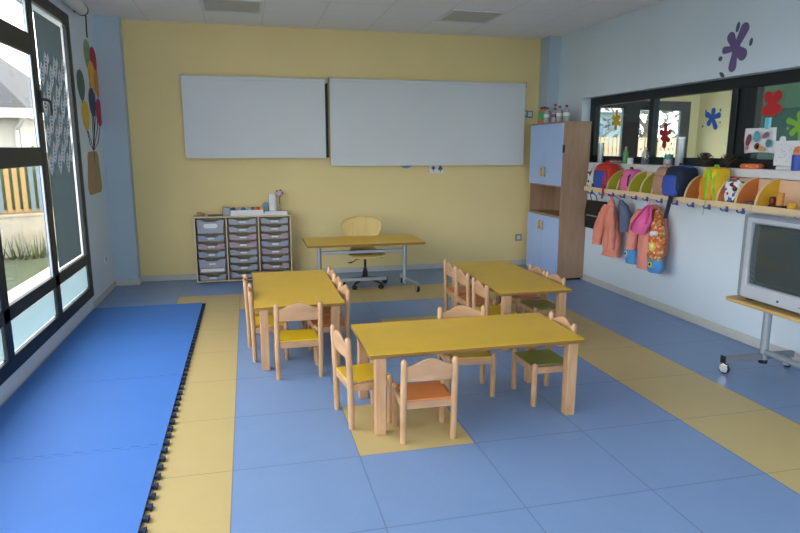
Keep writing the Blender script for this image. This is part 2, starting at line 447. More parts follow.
# lace leaf stickers on the tall frosted pane
def leaf(b, y, z, L, W, x, n=9):
    pl = [(y+W*sin(pi*t/n)*(1-.25*t/n), z+L*t/n) for t in range(n+1)]+[(y-W*sin(pi*t/n)*(1-.25*t/n), z+L*t/n) for t in range(n-1, 0, -1)]
    inner = [(y+(q[0]-y)*.55, z+L*.5+(q[1]-z-L*.5)*.72) for q in pl]
    A = b.vs([(x, *p) for p in pl]); I = b.vs([(x, *p) for p in inner]); m_ = len(pl)
    for i in range(m_):
        j = (i+1) % m_; b.face([A[i], A[j], I[j], I[i]])
    for k in range(1, 5):
        zz = z+L*(.16+.15*k); w = W*.5
        v = b.vs([(x, y-w, zz+.012), (x, y, zz-.012), (x, y+w, zz+.012), (x, y, zz+.006)]); b.face(v)
b = B()
for r in range(4):
    for c in range(6):
        y_ = 6.31+c*.140; z_ = 1.50+r*.262+random.uniform(-.012, .012)+(.11 if c % 2 else 0)
        if y_ > 7.03: continue
        leaf(b, y_, z_, .215, .068, XL-.004)
        leaf(b, y_+.082, z_+.11, .10, .03, XL-.0045, 7)
lace = b.build('leaf_lace_sticker', mat('lace_paper', (246, 246, 252), .8, .02), solid=.001)
tag(lace, 'white lacy leaf pattern stuck across the tall frosted window pane', 'sticker')
# roller blind above the window end
bl = thing('roller_blind', 'rolled white blind with black end cap above the window', 'blind', (XL+.06, 7.0, 3.17))
B().cyl((XL+.08, 4.2, 3.2), (XL+.08, 7.62, 3.2), .06, n=20).build('blind_roll', M['white'], bl)
b = B(); b.cyl((XL+.08, 7.62, 3.2), (XL+.08, 7.65, 3.2), .064, n=20); b.box(XL, XL+.08, 7.62, 7.65, 3.17, 3.25)
b.build('end_cap', M['black'], bl)
B().tube([(XL+.09, 7.665, 3.22), (XL+.10, 7.7, 3.15), (XL+.09, 7.72, 3.02), (XL+.09, 7.72, 2.93)], .008, 6).build('pull_chain', M['black'], bl)

# ------------------------------------------------------------------ flat wall decals
def ell(cx, cy, a, c, rot=0, n=20):
    return [(cx+a*cos(t)*cos(rot)-c*sin(t)*sin(rot), cy+a*cos(t)*sin(rot)+c*sin(t)*cos(rot)) for t in [2*pi*k/n for k in range(n)]]
bd = thing('balloon_decal', 'wall decal of colourful balloons tied to a tan sack', 'wall decal', (XL, 7.98, 1.25))
x = XL
bal = [(8.08, 2.80, (126, 164, 110), 'pale green'), (8.35, 2.76, (186, 38, 62), 'red'), (8.20, 2.58, (226, 178, 44), 'yellow'), (8.44, 2.51, (214, 136, 60), 'orange'),
       (7.64, 2.42, (72, 100, 84), 'dark green'), (8.10, 2.27, (52, 66, 96), 'navy'), (7.74, 2.10, (222, 184, 52), 'golden'), (8.40, 2.17, (180, 36, 70), 'crimson')]
for i, (y, z, c, nm) in enumerate(bal):
    mm = mat('balloon_'+nm.replace(' ', '_'), c, .6, .04)
    pl = [(y+.165*sin(t)*(1-.14*cos(t+pi)), z+.165*cos(t)) for t in [2*pi*k/24 for k in range(24)]]
    q = B().prism(pl, 'x', x+.0005+.0008*i, x+.002+.0008*i).build('balloon', mm, bd); q['label'] = nm+' balloon'
for y, z, c, nm in bal:
    B().tube([(x+.003, y, z-.16), (x+.003, (y*.6+7.98*.4), z*.5+1.62*.5-.08), (x+.003, 7.97, 1.72), (x+.003, 7.97, 1.58)], .0035, 5, flat=.6).build('string', M['black'], bd)
pl = []
for cy, cz, a0 in ((8.08, 1.61, 0), (7.74, 1.61, 90), (7.66, 1.33, 180), (8.14, 1.33, 270)):
    for k in range(6):
        a = radians(a0+18*k); pl.append((cy+.1*cos(a), cz+.1*sin(a)))
q = B().prism(pl, 'x', x, x+.0025).build('sack', mat('sack_tan', (170, 146, 100), .7, .06), bd)

def splat(name, label, mpar, plane, cy, cz, lobes, drops, th=.003, dm=None, mirror=1):
    t = thing(name, label, 'sticker' if 'glass' in label or 'window' in label else 'wall decal', (plane, cy, cz-.1))
    N_ = 96; pl = []
    for k in range(N_):
        a = 2*pi*k/N_; r = .035
        for la, ll, lw in lobes:
            d = (a-radians(la)+pi) % (2*pi)-pi
            if abs(d) < pi/2:
                # union of discs strung along the lobe
                for s_ in (.25, .5, .75, 1.):
                    L_ = (ll-lw)*s_; w = lw*(.62+.38*s_)
                    q = L_*sin(d)
                    if abs(q) < w: r = max(r, L_*cos(d)+sqrt(w*w-q*q))
        pl.append((cy+r*cos(a), cz+r*sin(a)))
    B().prism(pl, 'x', plane-th, plane).build('splash', mpar, t)
    for dy, dz, a, c, ro in drops:
        B().prism(ell(cy+dy, cz+dz, a, c, radians(ro), 14), 'x', plane-th, plane).build('droplet', dm or mpar, t)
    return t
# seen from the room -y is to the right, so angles run the other way round
splat('paint_splat', 'purple paint splash decal high on the wall over the partition window', M['purple'], XR, 5.06, 2.65,
      [(120, .235, .052), (58, .175, .048), (2, .165, .036), (276, .205, .048), (214, .165, .055)],
      [(-.005, .185, .02, .045, 12), (-.18, .03, .018, .035, 12), (.18, -.065, .026, .022, 0), (.14, -.215, .04, .018, 35)], dm=M['drop'])
GX = 4.515
R5 = lambda o, l, w: [(o+72*k, l*(1+.16*((k*7) % 3-1)), w*.82) for k in range(5)]
splat('glass_splat', 'yellow paint splash sticker on the partition window glass by the cabinet', M['s_yellow'], GX, 7.13, 2.10, [(90, .13, .03), (30, .11, .03), (150, .1, .03), (-30, .1, .03), (210, .12, .03), (270, .12, .03)], [(.12, .02, .01, .01, 0)])
splat('glass_splat', 'dark red paint splash sticker on the partition window glass above the tall roll', M['s_red'], GX, 6.15, 1.905, [(90, .13, .035), (20, .11, .035), (160, .11, .03), (-40, .09, .03), (225, .11, .03), (272, .15, .035)], [(.1, .1, .012, .018, 0), (-.12, -.1, .012, .012, 0), (.12, -.07, .01, .01, 0), (-.1, .08, .01, .014, 0)])
splat('glass_splat', 'blue paint splash sticker on the glass in front of the cream hall wall', M['s_blue'], GX, 5.44, 2.055, R5(95, .115, .036), [(.1, .07, .01, .016, 0), (-.1, .07, .01, .014, 0), (.13, -.08, .012, .012, 0), (-.11, -.05, .01, .01, 0)])
splat('glass_splat', 'bright red butterfly shaped sticker on the teal backed window pane', M['s_red2'], GX, 4.715, 2.14, [(52, .13, .047), (128, .13, .047), (215, .12, .042), (320, .13, .046), (262, .11, .04)], [(.0, .1, .008, .008, 0)])
splat('glass_splat', 'lime green paint splash sticker on the teal backed window pane', M['s_green'], GX, 4.40, 1.945, [(80+60*k, .15 if k % 2 else .12, .028) for k in range(6)], [(.12, -.02, .012, .012, 0)])

# ------------------------------------------------------------------ partition window and the hall behind it
w2 = struct(bpy.data.objects.new('window_2', None)); COL.objects.link(w2); w2.location = (4.54, 5.5, OZ0)
b = B(); x0, x1 = 4.50, 4.58
b.box(x0, x1, OY0, OY1, OZ1-.105, OZ1); b.box(x0, x1, OY0, OY1, OZ0, OZ0+.085)
b.box(x0, x1, OY1-.13, OY1, OZ0+.085, OZ1-.105)
for a, c in ((6.375, 6.455), (5.115, 5.195), (4.885, 5.02), (3.3, 3.45)): b.box(x0, x1, a, c, OZ0+.085, OZ1-.105)
b.box(x0+.02, x1-.01, 5.02, 5.115, OZ0+.085, OZ1-.105)
struct(b.build('window_frame', M['dark'], w2, bevel=.005, smooth=False))
struct(B().box(4.53, 4.536, 3.45, 7.61, OZ0+.085, OZ1-.105).build('window_glass', M['glass_in'], w2, smooth=False))
# hall shell
HX, HY = 7.2, 9.0
b = B(); b.box(HX, HX+.15, .6, HY, 0, ZC)
struct(b.build('wall_hall', M['wall_cream'], smooth=False))
b = B(); b.box(7.02, HX+.15, HY, HY+.15, 0, ZC); b.box(4.596, 7.02, HY, HY+.15, 2.5, ZC)
struct(b.build('wall_hall_end', M['wall_cream'], smooth=False))
# glazed hall doors
def halldoor(n, xa, xb, fr, ztop, m='dark'):
    d = struct(bpy.data.objects.new('door_%d' % n, None)); COL.objects.link(d); d.location = ((xa+xb)/2, HY, 0)
    b = B(); b.box(xa, xa+fr[0], HY-.03, HY+.03, 0, 2.5); b.box(xb-fr[1], xb, HY-.03, HY+.03, 0, 2.5)
    b.box(xa+fr[0], xb-fr[1], HY-.03, HY+.03, ztop, 2.5); b.box(xa+fr[0], xb-fr[1], HY-.03, HY+.03, 0, .3)
    struct(b.build('door_leaf', M[m], d, bevel=.005, smooth=False))
    struct(B().box(xa+fr[0], xb-fr[1], HY-.004, HY+.004, .3, ztop).build('door_glass', M['glass'], d, smooth=False))
M['doorgrey'] = mat('door_grey', (74, 76, 80), .45, .05)
halldoor(1, 4.66, 5.92, (.71, .12), 2.38); halldoor(2, 5.92, 6.40, (.18, .07), 2.36); halldoor(3, 6.40, 7.02, (.05, .18), 2.35, 'doorgrey')
# teal board on the hall wall
tb = thing('display_board', 'dark teal board with pale green band seen through the partition glass', 'board', (HX-.03, 6.6, .8))
B().box(HX-.03, HX, 5.2, 7.78, .8, 2.30).build('board_face', mat('board_teal', (30, 92, 84), .4, .08, 3), tb)
B().box(HX-.035, HX, 5.2, 7.78, 2.302, 2.62).build('board_band', mat('band_green', (96, 142, 112), .5, .06, 3), tb)

# ------------------------------------------------------------------ ceiling lights
def clight(cx, cy, label):
    t = thing('ceiling_light', label, 'ceiling light', (cx, cy, ZC-.02), 0, 'square recessed ceiling lights')
    h = .325; b = B()
    for x0, x1, y0, y1 in ((-h, h, -h, -h+.03), (-h, h, h-.03, h), (-h, -h+.03, -h+.03, h-.03), (h-.03, h, -h+.03, h-.03)):
        b.box(cx+x0, cx+x1, cy+y0, cy+y1, ZC-.012, ZC-.0005)
    b.build('light_frame', M['white'], t, smooth=False)
    b = B()
    b.box(cx-h+.03, cx+h-.03, cy-h+.03, cy+h-.03, ZC-.005, ZC-.001); b.build('diffuser', M['diff_dark'], t, smooth=False)
M['diff_dark'] = mat('lamp_diffuser_unlit', (182, 184, 178), .45, .05, 80)
clight(-.085, 7.56, 'unlit square ceiling panel light over the tray unit')
clight(2.675, 7.46, 'unlit square ceiling panel light over the big white screen')

# ------------------------------------------------------------------ small chairs
def chair_parts(t, w, d, sz, tz, seatm):
    r = .0195; hw = w/2
    for sx in (-1, 1):
        top = tz
        b = B(); yb = -d/2
        b.tube([(sx*hw, yb, 0), (sx*hw, yb, .01), (sx*hw, yb-.005, sz), (sx*hw, yb-.017, top-.03), (sx*hw, yb-.018, top-.014), (sx*hw, yb-.0185, top-.004), (sx*hw, yb-.0185, top)], [r*.9, r, r*1.05, r, r*.9, r*.6, r*.12], 14)
        b.build('leg', M['beech'], t, local=True)
        b = B()
        b.tube([(sx*hw, d/2, 0), (sx*hw, d/2, .01), (sx*hw, d/2, sz), (sx*hw, d/2, sz+.016), (sx*hw, d/2, sz+.025), (sx*hw, d/2, sz+.029)], [r*.9, r, r*1.05, r*.95, r*.6, r*.12], 14)
        b.build('leg', M['beech'], t, local=True)
    # seat frame
    b = B(); zt = sz-.004; zb = sz-.052
    b.box(-hw+.012, hw-.012, d/2-.011, d/2+.011, zb, zt); b.box(-hw+.012, hw-.012, -d/2-.009, -d/2+.013, zb, zt)
    for sx in (-1, 1): b.box(sx*hw-.010, sx*hw+.010, -d/2+.013, d/2-.011, zb, zt)
    b.build('seat_frame', M['beech_h'], t, local=True, bevel=.003, smooth=False)
    # seat board, slightly dished, notched between the posts
    rings = []
    b = B(); nx, ny = 9, 7
    g = {}
    for lay in (0, 1):
        for i in range(nx):
            for j in range(ny):
                u = i/(nx-1)*2-1; v = j/(ny-1)*2-1
                z = sz-.003+(.011 if lay else 0)-.006*(1-u*u)*(1-v*v)*(1 if lay else 0)
                wx = hw-.018
                g[lay, i, j] = b.bm.verts.new((u*wx, v*(d/2+.012)+.004, z))
    for i in range(nx-1):
        for j in range(ny-1):
            b.face([g[1, i, j], g[1, i+1, j], g[1, i+1, j+1], g[1, i, j+1]]); b.face([g[0, i, j], g[0, i, j+1], g[0, i+1, j+1], g[0, i+1, j]])
    for i in range(nx-1):
        for j in (0, ny-1): b.face([g[0, i, j], g[0, i+1, j], g[1, i+1, j], g[1, i, j]])
    for j in range(ny-1):
        for i in (0, nx-1): b.face([g[0, i, j], g[0, i, j+1], g[1, i, j+1], g[1, i, j]])
    b.build('seat', seatm, t, local=True, bevel=.003)
    # arched backrest between the posts
    b = B(); n = 16; gv = []
    for k in range(n+1):
        u = k/n*2-1; xx = u*(hw-.008)
        bow = -.016*(1-u*u)
        zt_ = tz-.046+.048*(.5+.5*cos(pi*u)); zb_ = tz-.142+.004*(1-u*u)
        yb0 = -d/2-.012+bow
        gv.append([b.bm.verts.new((xx, yb0+dy-.004*(zz > tz-.1), zz)) for zz, dy in ((zb_, -.007), (zb_, .007), (zt_, .007), (zt_, -.007))])
    for a, c in zip(gv, gv[1:]):
        for i in range(4): b.face([a[i], a[(i+1) % 4], c[(i+1) % 4], c[i]])
    b.face(gv[0]); b.face(gv[-1][::-1])
    b.build('backrest', M['beech_h'], t, local=True, bevel=.003)

R = radians
# facing: rz=0 looks to +y (to the back wall), -90 looks to +x, 90 looks to -x, 180 looks to the camera
W, D, SZ, TZ = .33, .262, .30, .605
ch = thing('child_chair', 'small beech chair with a yellow seat at the end of the front table', 'chair', (.682, 3.842, 0), R(-90+8), 'small beech classroom chairs')
chair_parts(ch, W, D, SZ, TZ, M['seat_yellow'])
CB = thing('child_chair', 'low beech chair with a bright orange seat on the yellow floor square', 'chair', (1.007, 3.515, 0), R(-1), 'small beech classroom chairs')
chair_parts(CB, .315, .245, .268, .535, M['seat_orange'])
sy, so, sg = {'seat': M['seat_yellow']}, {'seat': M['seat_orange']}, {'seat': M['seat_green']}
G_ = 'small beech classroom chairs'
for loc, rz, sw_, lb in [
    ((1.492, 4.096, 0), 175, sy, 'small chair with yellow seat tucked behind the front table, facing the viewer'),
    ((1.985, 3.885, 0), 90, sg, 'small chair with the olive green seat at the end of the front table'),
    ((.333, 4.772, 0), 0, sy, 'yellow-seated chair with its back to the viewer, at the table near the mat'),
    ((.130, 5.262, 0), -90, sy, 'yellow-seated chair on the mat side of its table, second from the tray unit'),
    ((.090, 5.69, 0), -90, sy, 'yellow-seated chair on the mat side of its table, closest to the tray unit'),
    ((.618, 5.15, 0), 92, so, 'orange-seated chair between two tables, farthest from the teacher desk in its row of three'),
    ((.606, 5.51, 0), 90, so, 'middle of the three chairs on the inner side of the table near the mat'),
    ((.600, 5.875, 0), 90, so, 'chair closest to the teacher desk, on the inner side of the table near the mat'),
    ((2.16, 5.195, 0), -90, sy, 'yellow-seated chair behind the front table, at the near end of a row of three'),
    ((2.127, 5.60, 0), -90, so, 'middle chair of three on the inner side of the cabinet-side table, orange seat'),
    ((2.13, 5.975, 0), -90, so, 'chair closest to the wall screens on the inner side of the cabinet-side table'),
    ((2.665, 5.30, 0), 90, sg, 'small chair with dark green seat on the coat rack side of its table'),
    ((2.665, 5.69, 0), 90, so, 'small chair on the coat rack side of its table, closest to the cabinet'),
]:
    q = dup(ch, loc, R(rz), lb, G_, sw_)
    if loc[:2] in ((1.985, 3.885), (2.16, 5.195), (2.665, 5.30), (2.665, 5.69)): q.scale = (1, 1, .95)

# ------------------------------------------------------------------ children's tables
def ctable(x0, x1, y0, y1, label, h=.53, ix=.04):
    t = thing('child_table', label, 'table', ((x0+x1)/2, (y0+y1)/2, 0), 0, 'yellow topped classroom tables')
    def rr(x0, x1, y0, y1, r=.012):
        pl = []
        for cx, cy, a0 in ((x1-r, y1-r, 0), (x0+r, y1-r, 90), (x0+r, y0+r, 180), (x1-r, y0+r, 270)):
            for k in range(5): a = R(a0+22.5*k); pl.append((cx+r*cos(a), cy+r*sin(a)))
        return pl
    B().prism(rr(x0+.002, x1-.002, y0+.002, y1-.002), 'z', h-.004, h).build('tabletop', M['top_yellow'], t)
    q = B().prism(rr(x0, x1, y0, y1), 'z', h-.027, h-.004).build('tabletop_edge', M['edge_yellow'], t, bevel=.004)
    for xx in (x0+ix, x1-ix-.07):
        for yy in (y0+.014, y1-.014-.07):
            b = B(); a, c = .07, .066; o = (a-c)/2
            P0 = [(xx+o, yy+o, 0), (xx+o+c, yy+o, 0), (xx+o+c, yy+o+c, 0), (xx+o, yy+o+c, 0)]
            P1 = [(xx, yy, h-.027), (xx+a, yy, h-.027), (xx+a, yy+a, h-.027), (xx, yy+a, h-.027)]
            b.rings([P0, P1]).build('leg', M['beech'], t, bevel=.006, smooth=False)
    return t
ctable(.664, 2.102, 3.508, 4.200, 'yellow table in front, standing over the yellow floor square')
ctable(.006, .722, 4.842, 6.27, 'yellow table beside the blue mat, end on to the tray unit')
ctable(2.07, 2.745, 4.855, 6.325, 'yellow table nearer the coat rack with five chairs')

# ------------------------------------------------------------------ foam mat tiles with jigsaw edges
YS = [7.235, 6.035, 4.855, 3.655, 2.455]
MX0, MX1 = -1.690, -.556
def teeth(y, up, gapv):
    """jigsaw line from MX0 to MX1 at height y"""
    pts = []; n = 11; p = (MX1-MX0)/n
    for k in range(n):
        xa = MX0+k*p
        pts += [(xa+.30*p+gapv*.3, y), (xa+.22*p, y+up), (xa+.78*p, y+up), (xa+.70*p-gapv*.3, y)]
    return [(MX0, y)]+pts+[(MX1, y)]
lbs = ['blue foam mat tile at the far end, nearest the corner column', 'second blue foam mat tile counting from the corner column', 'third blue foam mat tile counting from the corner column', 'blue foam mat tile closest to the viewer, cut by the photo edge']
for i in range(4):
    ya, yb = YS[i], YS[i+1]
    far = teeth(ya-.002, .028, .0) if i else [(MX0, ya), (MX1, ya)]
    near = teeth(yb, .030, .002)
    pl = far+near[::-1]
    t = thing('foam_mat_tile', lbs[i], 'floor mat', ((MX0+MX1)/2, (ya+yb)/2, 0), 0, 'blue foam mat tiles along the window')
    b = B(); b.prism(pl, 'z', .0, .02); b.build('foam_sheet', M['foam'], t, smooth=False)
    b = B(); n = 12; p = (ya-yb)/n; pl = [(MX1-.001, ya-.004), (MX1-.001, yb+.004)]
    for k in range(n):
        yy = yb+(k+.5)*p
        pl += [(MX1+.0015, yy-.010), (MX1+.014, yy-.012), (MX1+.030, yy-.027), (MX1+.033, yy+.020), (MX1+.014, yy+.012), (MX1+.0015, yy+.010)]
    b.prism(pl, 'z', .001, .0206)
    b.build('jigsaw_edge', M['foam_dark'], t, smooth=False)

# ------------------------------------------------------------------ screens and chalkboard on the back wall
def screen(x0, x1, z0, z1, label, y):
    t = thing('wall_screen', label, 'screen', ((x0+x1)/2, y, z0), 0, 'white pull down screens')
    B().box(x0, x1, y-.003, y+.003, z0+.02, z1-.05).build('screen_fabric', M['screen'], t, smooth=False)
    B().cyl((x0, y+.02, z1-.03), (x1, y+.02, z1-.03), .032, n=16).build('screen_roller', M['screen'], t)
    B().box(x0, x1, y-.008, y+.008, z0, z0+.02).build('bottom_bar', M['white'], t, bevel=.003)
    for xx in (x0-.006, x1):
        B().box(xx, xx+.006, y-.02, YB, z1-.07, z1+.005).build('end_bracket', M['metal'], t, smooth=False)
screen(-.765, 1.055, 1.620, 2.665, 'smaller white wall screen on the window side', 8.61)
screen(1.118, 3.955, 1.512, 2.68, 'larger white wall screen reaching towards the cabinet', 8.61)
cb = thing('chalkboard', 'dark chalkboard edge showing between the two white screens', 'chalkboard', (.3, 8.68, 1.64))
B().box(-.5, 1.085, 8.672, 8.698, 1.64, 2.605).build('board_face', M['chalk'], cb, smooth=False)
b = B(); b.box(1.085, 1.1, 8.668, 8.698, 1.63, 2.615); b.box(-.515, 1.085, 8.668, 8.698, 1.625, 1.64)
b.build('board_frame', M['black'], cb, smooth=False)
# half hidden round picture and the two picture cards
b = B(); rp = thing('round_picture', 'round blue picture half hidden under the larger screen', 'picture', (2.2, 8.69, 1.4))
B().lathe((2.2, 8.70, 1.57), [(.10, -.008), (.10, 0)], 24, 'y').build('picture_disc', mat('pic_blue', (120, 160, 184), .6, .1, 8), rp)
for sx in (-.12, .12): B().prism(ell(2.2+sx, 1.53, .03, .022), 'y', 8.69, 8.70).build('corner_mark', mat('mark_rust', (140, 92, 80), .6), rp)
pc = thing('picture_cards', 'white card with two dark symbols, a bird and a tree, under the larger screen', 'picture', (2.66, 8.69, 1.40))
b = B(); b.box(2.555, 2.655, 8.694, 8.699, 1.40, 1.54); b.box(2.66, 2.76, 8.694, 8.699, 1.40, 1.54); b.build('card', M['paper'], pc, smooth=False)
b = B(); b.prism(ell(2.605, 1.475, .032, .016), 'y', 8.692, 8.694); b.prism(ell(2.605, 1.475, .014, .034), 'y', 8.6915, 8.694); b.box(2.602, 2.609, 8.692, 8.694, 1.415, 1.46); b.build('bird_symbol', M['drop'], pc)
b = B(); b.prism([(2.675, 1.445), (2.68, 1.475), (2.695, 1.50), (2.71, 1.52), (2.725, 1.50), (2.738, 1.475), (2.743, 1.445)], 'y', 8.692, 8.694); b.box(2.704, 2.714, 8.692, 8.694, 1.415, 1.445); b.build('tree_symbol', M['drop'], pc)
def socket(cx, cz, label):
    t = thing('wall_socket', label, 'socket', (cx, YB-.01, cz-.05))
    B().box(cx-.05, cx+.05, YB-.014, YB, cz-.05, cz+.05).build('socket_plate', M['tv_dark'], t, bevel=.004)
    B().box(cx-.03, cx+.03, YB-.018, YB-.014, cz-.03, cz+.03).build('socket_face', M['white'], t, bevel=.003)
socket(4.07, 2.245, 'dark framed socket just above the cabinet edge')
socket(3.985, 2.255, 'dark framed socket half covered by the larger screen corner')
socket(3.965, .425, 'low grey socket on the yellow wall beside the cabinet')

# ------------------------------------------------------------------ tray unit
tu = thing('tray_unit', 'wooden storage unit with three columns of grey plastic trays', 'storage unit', (-.08, 8.5, 0))
UX0, UX1, UY0, UY1, UZ0, UZ1 = -.70, .54, 8.375, 8.68, .016, .88
b = B()
b.box(UX0, UX0+.018, UY0, UY1, UZ0, UZ1-.018); b.box(UX1-.018, UX1, UY0, UY1, UZ0, UZ1-.018)
for xx in (-.295, .115): b.box(xx-.009, xx+.009, UY0, UY1-.012, UZ0+.018, UZ1-.018)
b.box(UX0-.006, UX1+.006, UY0-.006, UY1, UZ1-.018, UZ1); b.box(UX0+.018, UX1-.018, UY0, UY1, UZ0, UZ0+.018)
b.box(UX0+.018, UX1-.018, UY1-.012, UY1, UZ0+.018, UZ1-.018)
b.build('unit_body', M['unit_wood'], tu, smooth=False, bevel=.002)
B().box(UX0+.03, UX1-.03, UY0+.03, UY1-.02, 0, UZ0).build('shadow_plinth', M['black'], tu, smooth=False)  # recessed base, black to paint in the shadow under the unit
colx = [(-.682, -.304), (-.286, .106), (.124, .522)]
def drawer(xa, xb, z0, z1, mm, label=None, labm=None, deep=False):
    xa += .014; xb -= .014; w = xb-xa; cx = (xa+xb)/2; h = z1-z0
    yf = UY0-.012
    b = B()
    # front panel: wings at both sides, hand notch in the middle of the top edge
    pl = [(xa+.018, z0), (xb-.018, z0), (xb-.006, z1-.012), (xb, z1-.006), (xb, z1), (cx+w*.30, z1), (cx+w*.20, z1-.026), (cx-w*.20, z1-.026), (cx-w*.30, z1), (xa, z1), (xa, z1-.006), (xa+.006, z1-.012)]
    b.prism(pl, 'y', yf, yf+.006)
    # wing lips
    for sx in (-1, 1):
        b.box(cx+sx*w*.4-w*.1, cx+sx*w*.4+w*.1, yf-.016, yf, z1-.007, z1)
    b.box(cx-w*.2, cx+w*.2, yf-.010, yf, z1-.033, z1-.026)
    # tub
    b.box(xa+.02, xb-.02, yf+.006, UY1-.03, z0, z0+.004)
    b.box(xa+.016, xa+.02, yf+.006, UY1-.03, z0, z1-.016); b.box(xb-.02, xb-.016, yf+.006, UY1-.03, z0, z1-.016)
    d = b.build('drawer', mm, tu, smooth=False)
    zz = z0+h*.5-.018 if not deep else z1-.075
    lw = w*.17
    if deep == 'white':
        q = []
        for c_, a0 in ((cx+.06, -90), (cx-.06, 90)):
            for k in range(7): a = R(a0+30*k); q.append((c_+.028*cos(a), zz-.008+.028*sin(a)))
        B().prism(q, 'y', yf-.003, yf).build('label_plate', M['paper'], d)
    else:
        B().box(cx-lw*.7, cx+lw*.7, yf-.003, yf, zz, zz+.02).build('label_plate', M['paper'], d, smooth=False)
    if deep == 'stripe':
        B().box(xa+.03, xb-.03, yf-.002, yf, z0+.012, z0+.05).build('paper_inside', M['paper'], d, smooth=False)
        B().box(xa+.03, xb-.03, yf-.002, yf, z0+.05, z0+.066).build('red_paper_edge', mat('dull_red', (172, 120, 128), .6), d, smooth=False)
ps = [M['plast'], M['plast_b'], M['plast_p']]
xa, xb = colx[0]
for z0, z1, mm, dp in ((.665, .842, 0, 'white'), (.565, .641, 1, None), (.458, .533, 2, None), (.352, .427, 1, None), (.148, .325, 0, 'stripe'), (.045, .118, 0, None)):
    drawer(xa, xb, z0, z1, ps[mm], deep=dp)
for ci, cc in ((1, [0, 0, 2, 2, 0, 0, 0, 0]), (2, [0, 0, 2, 1, 2, 0, 2, 0])):
    xa, xb = colx[ci]
    for k in range(8):
        z1 = .848-k*.1015; drawer(xa, xb, z1-.076, z1, ps[cc[k]])
# things on top of the tray unit
zt = UZ1
bx = thing('craft_tray', 'long white tray of craft bits on the tray unit', 'tray', (-.02, 8.5, zt))
b = B(); b.box(-.235, .185, 8.42, 8.58, zt, zt+.006); b.box(-.235, .185, 8.42, 8.426, zt+.006, zt+.07); b.box(-.235, .185, 8.574, 8.58, zt+.006, zt+.07); b.box(-.235, -.229, 8.426, 8.574, zt+.006, zt+.07); b.box(.179, .185, 8.426, 8.574, zt+.006, zt+.07)
b.build('tray_shell', M['paper'], bx, smooth=False)
for k, (xx, c, nm) in enumerate([(-.20, (60, 90, 120), 'slate blue'), (-.13, (170, 176, 180), 'grey'), (-.07, (70, 110, 150), 'blue'), (0, (190, 196, 200), 'pale grey'), (.05, (60, 120, 140), 'teal'), (.095, (222, 120, 40), 'orange'), (.125, (210, 60, 50), 'red'), (.155, (230, 180, 60), 'yellow')]):
    tag(B().sell((xx, 8.5, zt+.072), (.032, .03, .03), .8, 14, 8, .08).build('craft_ball', mat('craft_'+nm.replace(' ', '_'), c, .7, .1, 20), None), nm+' crumpled craft ball lying in the white tray', 'craft ball', 'craft balls in the white tray')
lid = B().box(-.33, -.24, 8.43, 8.56, zt, zt+.11).build('storage_box', mat('box_smoke', (150, 160, 168), .4, .05), None, bevel=.006)
tag(lid, 'small smoky grey box beside the craft tray', 'box')
can = thing('white_canister', 'tall white canister on the tray unit', 'canister', (.315, 8.52, zt))
B().lathe((.315, 8.52, zt), [(.0, .0), (.05, 0), (.052, .01), (.052, .27), (.046, .27), (.045, .02), (0, .02)], 24).build('canister_body', M['paper'], can)
B().lathe((.315, 8.52, zt), [(.0535, .262), (.0535, .272), (.049, .272), (.049, .262)], 24).build('rim', M['white'], can)
fj = thing('flower_jar', 'slim glass jar holding a pinkish white flower head', 'jar', (.41, 8.54, zt))
B().lathe((.41, 8.54, zt), [(.0, 0), (.028, 0), (.03, .01), (.03, .15), (.024, .16), (.0235, .155), (.026, .14), (.026, .012), (0, .012)], 20).build('jar_glass', M['glass'], fj)
B().tube([(.41, 8.54, zt+.02), (.408, 8.54, zt+.25)], .006, 6).build('flower_stem', M['hedge'], fj)
b = B(); b.sell((.405, 8.54, zt+.28), (.05, .045, .045), .9, 18, 10, .3); b.build('flower_head', mat('flower_pale', (206, 184, 190), .7, .2, 30), fj)
b = B(); [b.sell((.405+.04*cos(a), 8.515, zt+.28+.04*sin(a)), (.012, .01, .012), .9, 8, 6) for a in (0, 1.2, 2.4, 3.8, 5)]; b.build('flower_centre', mat('flower_mauve', (110, 70, 96), .7), fj)
tl = B(); tl.sell((.215, 8.56, zt+.08), (.045, .04, .08), .8, 16, 10, .25)
tag(tl.build('crumpled_wrap', mat('wrap_teal', (110, 150, 160), .5, .2, 14), None), 'crumpled bluish plastic wrap next to the white canister', 'wrap')
for k in range(3):
    o = .012*k
    tag(B().box(.18+o, .50-o*.5, 8.40+o*.4, 8.48+o*.3, zt+.016*k, zt+.016*k+.0155, rot=.03*k).build('paper_pad', M['paper'], None, bevel=.002), ['bottom pad of white paper stacked before the canister', 'middle pad of white paper stacked before the canister', 'top pad of white paper stacked before the canister'][k], 'paper', 'paper pads on the tray unit')
tag(B().box(-.52, -.35, 8.43, 8.55, zt, zt+.012, rot=.1).build('green_folder', mat('folder_green', (74, 92, 84), .6), None, bevel=.002), 'flat dark green folder on the tray unit', 'folder')
for xx, rr_, lb in ((-.63, .028, 'larger tan clay ball on the corner of the tray unit'), (-.575, .018, 'smaller tan clay ball beside the green folder')):
    tag(B().sell((xx, 8.5, zt+rr_), (rr_*1.1, rr_, rr_), .9, 14, 8, .1).build('clay_ball', mat('clay_tan', (170, 148, 108), .7, .1), None), lb, 'clay ball')

